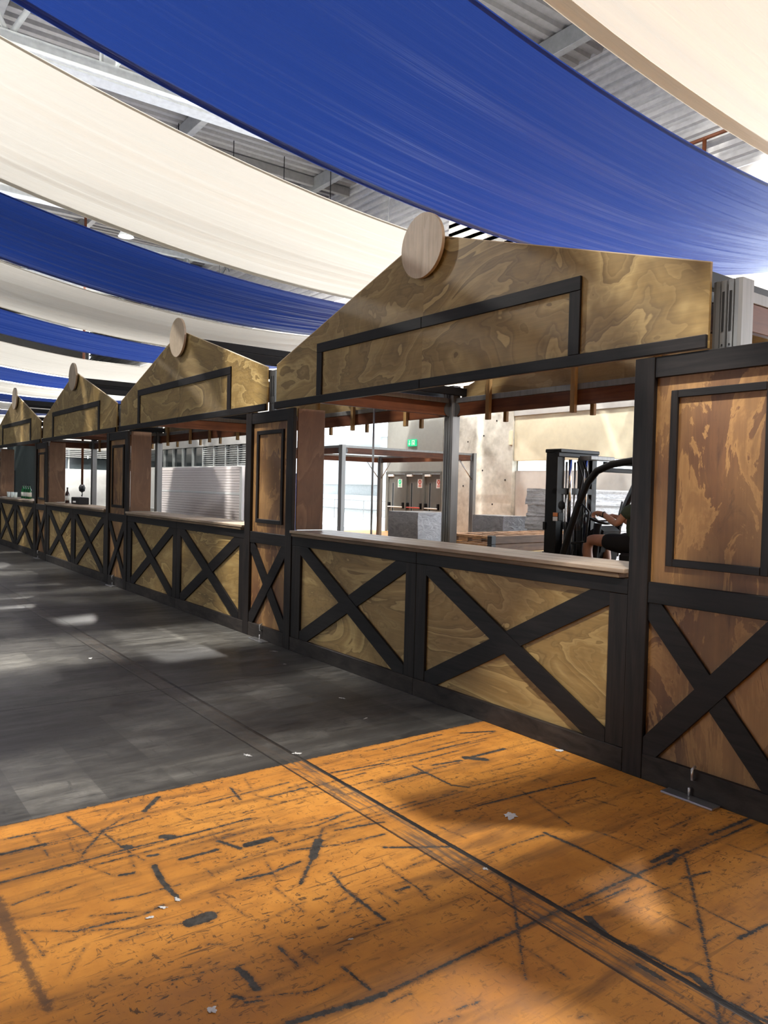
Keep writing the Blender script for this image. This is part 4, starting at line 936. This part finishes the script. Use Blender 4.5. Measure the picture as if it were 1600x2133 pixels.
scrap(-2.215, -2.265, 0.022, 'tiny white sliver on the orange floor by the long joint', 1.2, 0.3)
scrap(-2.146, -2.823, 0.035, 'small grey paper wad at the bottom of the view', 0.2, 0.8)
scrap(-2.321, -1.505, 0.025, 'grey flake lying on the long floor joint', 0.2, 0.8)

# ================================================================== forklift truck (local +x forward, +y left)
FX, FY = -6.4, 3.86
fk = thing('forklift', 'black forklift truck with raised forks behind the nearest counter', 'forklift', (FX, FY, 0), math.pi)
B = M['black']
for s in (-1, 1):
    box('mast_upright', -0.09, 0.09, s*0.33-0.05, s*0.33+0.05, 0.08, 2.10, B, fk, 0.006)
    box('inner_rail', -0.06, 0.08, s*0.24-0.035, s*0.24+0.035, 0.12, 2.06, B, fk, 0.005)
    tube('lift_cylinder', [(-0.10, s*0.15, 0.15), (-0.10, s*0.15, 1.25)], 0.042, B, fk, 12)
    tube('lift_rod', [(-0.10, s*0.15, 1.25), (-0.10, s*0.15, 2.02)], 0.022, M['chrome'], fk, 10)
    tube('lift_chain', [(0.02, s*0.08, 0.6), (0.02, s*0.08, 2.0)], 0.014, M['steel'], fk, 6)
    box('fork', 0.10, 1.62, s*0.25-0.05, s*0.25+0.05, 0.735, 0.775, M['black_matt'], fk, 0.006)
    box('fork_shank', 0.10, 0.15, s*0.25-0.05, s*0.25+0.05, 0.735, 1.25, M['black_matt'], fk, 0.006)
for z, x0 in ((2.08, -0.11), (1.62, -0.09), (0.30, -0.09)):
    box('mast_tie', x0, x0+0.07, -0.38, 0.38, z-0.03, z+0.05, B, fk, 0.006)
box('mast_head', -0.14, 0.11, -0.36, 0.38, 2.10, 2.145, B, fk, 0.008)
box('head_plate', -0.34, -0.16, -0.40, 0.06, 2.02, 2.07, M['alu'], fk, 0.006)
tube('hose', [(-0.13, -0.05, 2.0), (-0.20, -0.06, 1.85), (-0.14, -0.06, 1.5), (-0.14, -0.05, 0.5)], 0.014, M['rubber'], fk, 6)
tube('hose', [(-0.13, 0.05, 2.0), (-0.22, 0.06, 1.80), (-0.14, 0.06, 1.45), (-0.14, 0.05, 0.5)], 0.014, M['rubber'], fk, 6)
box('carriage', 0.06, 0.10, -0.40, 0.40, 0.78, 0.88, B, fk, 0.005); box('carriage', 0.06, 0.10, -0.40, 0.40, 1.15, 1.25, B, fk, 0.005)
# chassis
prism('chassis', [(-1.95, 0.18), (-0.16, 0.18), (-0.16, 0.55), (-0.40, 0.62), (-0.62, 0.60), (-0.75, 0.80), (-1.50, 0.82), (-1.95, 0.70)], -0.46, 0.46, B, fk)
prism('counterweight', [(-2.12, 0.22), (-1.70, 0.22), (-1.62, 0.86), (-1.80, 1.02), (-2.02, 0.98), (-2.12, 0.80)], -0.48, 0.48, B, fk)
prism('front_cowl', [(-0.20, 0.55), (-0.36, 0.55), (-0.50, 1.10), (-0.36, 1.16), (-0.24, 1.05)], -0.38, -0.02, M['black_matt'], fk)
for x, r in ((-0.32, 0.24), (-1.68, 0.21)):
    for s in (-1, 1):
        wl = ob('wheel', lathe_mesh([(0.06, -0.09), (r*0.6, -0.085), (r*0.92, -0.09), (r, -0.06), (r, 0.06), (r*0.92, 0.09), (r*0.6, 0.085), (0.06, 0.09)], 24, 'y'), M['rubber'], fk, (x, s*0.44, r))
        ob('hub', lathe_mesh([(0.02, -0.095), (r*0.5, -0.095), (r*0.5, 0.095), (0.02, 0.095)], 16, 'y'), M['grey_steel'], wl)
# overhead guard
for s in (-1, 1):
    tube('guard_pillar', [(-0.24, s*0.45, 0.55), (-0.28, s*0.45, 0.87), (-0.38, s*0.45, 1.18), (-0.50, s*0.45, 1.50), (-0.62, s*0.45, 1.74), (-0.74, s*0.45, 1.87), (-0.95, s*0.45, 1.945), (-1.25, s*0.45, 1.98), (-1.60, s*0.45, 1.98)], 0.042, B, fk, 10)
    tube('guard_pillar', [(-1.60, s*0.45, 1.98), (-1.70, s*0.45, 1.90), (-1.78, s*0.44, 1.40), (-1.86, s*0.42, 0.80)], 0.038, B, fk, 10)
for k in range(6): box('roof_bar', -1.60+0.15*k, -1.55+0.15*k, -0.43, 0.43, 1.94, 1.975, B, fk, 0.004)
box('roof_beam', -0.80, -0.70, -0.43, 0.43, 1.86, 1.91, B, fk, 0.006)
tube('grab_bar', [(-0.42, 0.47, 1.02), (-0.62, 0.47, 1.05), (-0.66, 0.47, 1.40), (-0.56, 0.47, 1.48), (-0.50, 0.47, 1.46)], 0.014, B, fk, 8)
wsn = ob('windscreen', mesh_from([(-0.36, -0.40, 1.16), (-0.36, 0.40, 1.16), (-0.70, 0.40, 1.84), (-0.70, -0.40, 1.84)], [(0, 1, 2, 3)]), M['glass'], fk)
# cab fittings
tube('steering_column', [(-0.38, 0.02, 0.62), (-0.44, 0.02, 1.25)], 0.05, M['black_matt'], fk, 10)
rot = Matrix.Rotation(math.radians(-22), 3, 'Y')
ring = [tuple(rot @ Vector((0.155*math.cos(2*math.pi*k/24), 0.155*math.sin(2*math.pi*k/24), 0))+Vector((-0.44, 0.02, 1.315))) for k in range(24)]
tube('steering_wheel', ring, 0.016, B, fk, 8, True)
for a in (0, 2.09, 4.19):
    p1 = rot @ Vector((0.15*math.cos(a), 0.15*math.sin(a), 0))+Vector((-0.44, 0.02, 1.315)); tube('wheel_spoke', [(-0.44, 0.02, 1.28), tuple(p1)], 0.011, B, fk, 6)
prism('dashboard', [(-0.20, 0.9), (-0.46, 0.9), (-0.50, 1.16), (-0.40, 1.22), (-0.24, 1.12)], -0.34, -0.02, M['black_matt'], fk)
sv = box('seat_cushion', -1.42, -0.90, -0.24, 0.24, 0.82, 0.94, M['black_matt'], fk, 0.03)
prism('seat_back', [(-1.32, 0.94), (-1.20, 0.94), (-1.27, 1.44), (-1.37, 1.44)], -0.23, 0.23, M['black_matt'], fk)
box('seat_armrest', -1.20, -0.96, -0.32, -0.26, 1.10, 1.16, M['beam_wood'], fk, 0.015)
tube('wiper', [(-0.40, -0.38, 1.18), (-0.50, -0.36, 1.52)], 0.012, B, fk, 6)
hl = box('work_light', -0.20, -0.11, 0.36, 0.46, 1.27, 1.37, M['black'], fk, 0.006)
box('lens', -0.035, 0.035, 0.05, 0.058, 0.005, 0.05, M['orange_lens'], hl, 0.002, label='orange indicator lens'); box('lens', -0.035, 0.035, 0.05, 0.058, -0.05, 0.0, M['signwhite'], hl, 0.002)
ob('mirror', lathe_mesh([(0.0, 0), (0.05, 0.0), (0.055, 0.015), (0.035, 0.03), (0.0, 0.034)], 16, 'y'), B, fk, (-0.24, 0.44, 1.46))
tube('lever', [(-0.52, -0.28, 0.85), (-0.55, -0.28, 1.22)], 0.010, M['grey_steel'], fk, 6)

# load of timber frames lying across the forks
ld = thing('timber_frame_stack', 'two dark timber frames lying on the forks of the forklift', 'timber frames', (-8.12, 3.35, 0.776), math.radians(-78))
sheet = tag(box('plywood_sheet', -0.02, 2.5, -0.85, 0.02, -0.0, 0.018, M['rear_ply'], ld, 0.003), None)
for lay in range(2):
    z0 = 0.022+0.112*lay
    for y0 in (-0.80, -0.06): box('side_rail', 0, 2.45, y0, y0+0.055, z0, z0+0.105, M['timber'], ld, 0.004)
    for k in range(9): box('slat', 0.05+0.29*k, 0.15+0.29*k, -0.745, -0.06, z0+0.06, z0+0.10, M['timber'], ld, 0.004)
    for y0 in (-0.81, -0.07): box('end_shoe', -0.03, 0.06, y0, y0+0.075, z0-0.002, z0+0.109, M['black'], ld, 0.004)
ld.rotation_euler = (0, 0, math.radians(95))

# ================================================================== driver seated in the truck
def skin(name, chains, mat, parent, root=0, sub=2, extra=None):
    """chains: lists of ((x,y,z), (rx,ry)); equal points are welded; grown with Skin + Subdivision"""
    pts, idx, edges, rad = [], {}, [], []
    for ch_ in chains:
        last = None
        for p, r in ch_:
            k = tuple(round(v, 4) for v in p)
            if k not in idx:
                idx[k] = len(pts); pts.append(p); rad.append(r if isinstance(r, tuple) else (r, r))
            i = idx[k]
            if last is not None and last != i: edges.append((last, i))
            last = i
    me = bpy.data.meshes.new(name); me.from_pydata(pts, edges, []); me.update()
    o = bpy.data.objects.new(name, me); link(o)
    md = o.modifiers.new('skin', 'SKIN'); md.use_smooth_shade = True; md.branch_smoothing = 0.4
    if not me.skin_vertices: me.attributes.new('x', 'FLOAT', 'POINT')
    for i, sv_ in enumerate(me.skin_vertices[0].data):
        sv_.radius = rad[i]; sv_.use_root = (i == root)
    sb = o.modifiers.new('sub', 'SUBSURF'); sb.levels = sub; sb.render_levels = sub
    dg = bpy.context.evaluated_depsgraph_get(); ev = o.evaluated_get(dg)
    m2 = bpy.data.meshes.new_from_object(ev); bpy.data.objects.remove(o, do_unlink=True)
    for p in m2.polygons: p.use_smooth = True
    m2.materials.clear()
    return ob(name, m2, mat, parent)
dv = thing('person', 'seated person driving the forklift, olive shirt, black shorts, hand on the wheel', 'person', (FX, FY, 0), math.pi)
HIP = (-1.07, 0.0, 1.02); WA = (-1.00, 0, 1.17); CHS = (-1.07, 0, 1.36); NK = (-1.05, 0, 1.54); HD0 = (-1.03, 0, 1.61); HD1 = (-1.015, 0, 1.73)
def leg(s, kx, kz): return [(HIP, (0.13, 0.13)), ((-1.04, s*0.10, 1.01), 0.10), ((-0.75, s*0.14, 1.055), 0.085), ((kx, s*0.16, kz), 0.072), ((kx+0.03, s*0.16, kz-0.12), 0.066), ((kx+0.0, s*0.16, kz-0.26), 0.062), ((kx+0.04, s*0.16, 0.70), 0.040), ((kx+0.06, s*0.16, 0.655), 0.042), ((kx+0.20, s*0.17, 0.635), 0.034)]
def arm(s, el, wr, hd): return [(CHS, (0.13, 0.15)), ((-1.06, s*0.14, 1.46), 0.07), ((-1.02, s*0.20, 1.44), 0.062), (((el[0]-1.02)/2, (el[1]+s*0.20)/2, (el[2]+1.44)/2), 0.050), (el, 0.043), (((el[0]+wr[0])/2, (el[1]+wr[1])/2, (el[2]+wr[2])/2), 0.042), (wr, (0.026, 0.030)), (hd, (0.018, 0.038))]
ELL, WRL, HDL = (-0.88, 0.25, 1.265), (-0.65, 0.20, 1.375), (-0.57, 0.18, 1.385)
ELR, WRR, HDR = (-0.86, -0.26, 1.20), (-0.64, -0.15, 1.32), (-0.56, -0.12, 1.35)
body = [[(HIP, (0.13, 0.13)), (WA, (0.115, 0.14)), (CHS, (0.13, 0.15)), ((-1.06, 0, 1.49), (0.09, 0.10)), (NK, 0.068), (HD0, (0.085, 0.078)), ((-1.018, 0, 1.66), (0.105, 0.09)), (HD1, (0.118, 0.098)), ((-1.02, 0, 1.80), (0.108, 0.092)), ((-1.025, 0, 1.835), (0.06, 0.055))],
        leg(1, -0.43, 1.06), leg(-1, -0.45, 1.05), arm(1, ELL, WRL, HDL), arm(-1, ELR, WRR, HDR)]
def fingers(hd, s):
    out = []
    tgt = Vector((-0.44, 0.02, 1.315))
    for k in range(4):
        o_ = Vector(hd)+Vector((0.012, (k-1.5)*0.019*1.0, 0.0))
        ln = (0.060, 0.070, 0.066, 0.052)[k]
        out.append([(hd, (0.018, 0.038)), (tuple(o_+Vector((0.030, 0, 0.004))), 0.0095), (tuple(o_+Vector((0.030+ln*0.45, 0, -0.012))), 0.0088), (tuple(o_+Vector((0.030+ln*0.62, 0, -0.045))), 0.0078), (tuple(o_+Vector((0.030+ln*0.35, 0, -0.062))), 0.007)])
    out.append([(hd, (0.018, 0.038)), (tuple(Vector(hd)+Vector((0.005, -s*0.045, -0.012))), 0.0105), (tuple(Vector(hd)+Vector((0.040, -s*0.058, -0.028))), 0.0092), (tuple(Vector(hd)+Vector((0.062, -s*0.046, -0.046))), 0.0078)])
    return out
bd_ = skin('body', body+fingers(HDL, 1)+fingers(HDR, -1), M['skin'], dv)
shirt = [[((-1.06, 0, 1.03), (0.165, 0.17)), (WA, (0.165, 0.185)), (CHS, (0.160, 0.18)), ((-1.06, 0, 1.49), (0.11, 0.125)), ((-1.05, 0, 1.53), (0.07, 0.075))],
         [(CHS, (0.155, 0.175)), ((-1.06, 0.15, 1.455), 0.092), ((-1.01, 0.205, 1.425), 0.084), ((-0.945, 0.235, 1.345), 0.074)],
         [(CHS, (0.155, 0.175)), ((-1.06, -0.15, 1.455), 0.092), ((-1.01, -0.205, 1.425), 0.084), ((-0.945, -0.238, 1.32), 0.074)]]
skin('shirt', shirt, M['shirt'], dv)
shorts = [[((-1.11, 0, 1.10), (0.165, 0.175)), ((-1.08, 0, 1.02), (0.165, 0.175))]]+[[((-1.08, 0, 1.02), (0.165, 0.175)), ((-0.98, s*0.115, 1.015), 0.138), ((-0.80, s*0.135, 1.045), 0.120), ((-0.60, s*0.15, 1.062), 0.104)] for s in (1, -1)]
skin('shorts', shorts, M['shorts'], dv)
bm = bmesh.new(); bmesh.ops.create_uvsphere(bm, u_segments=24, v_segments=16, radius=1.0)
for v in bm.verts: v.co = Vector((v.co.x*0.118, v.co.y*0.098, v.co.z*0.115))
bmesh.ops.delete(bm, geom=[v for v in bm.verts if v.co.z < 0.035 and v.co.x > -0.03 or v.co.z < -0.06], context='VERTS')
hm = bpy.data.meshes.new('hair'); bm.to_mesh(hm); bm.free()
for q in hm.polygons: q.use_smooth = True
ob('hair', hm, M['hair'], dv, (-1.030, 0, 1.755))
ob('nose', lathe_mesh([(0.016, 0.0), (0.013, 0.018), (0.006, 0.036)], 10), M['skin'], dv, (-0.942, 0, 1.69), (0, math.radians(-12), 0))
for s in (-1, 1):
    ob('ear', lathe_mesh([(0.010, -0.008), (0.022, 0.0), (0.010, 0.008)], 10, 'y'), M['skin'], dv, (-1.015, s*0.092, 1.715))
    ob('eye', lathe_mesh([(0.0, -0.010), (0.009, -0.005), (0.010, 0.0), (0.009, 0.005), (0.0, 0.010)], 10), M['signwhite'], dv, (-0.940, s*0.030, 1.735))
    box('shoe', -0.46, -0.19, s*0.165-0.045, s*0.165+0.045, 0.601, 0.69, M['black_matt'], dv, 0.02)
tube('wrist_band', [(-0.672+0.0*k, 0.205+0.034*math.cos(2*math.pi*k/14), 1.366+0.034*math.sin(2*math.pi*k/14)) for k in range(14)], 0.006, M['black'], dv, 6, True)
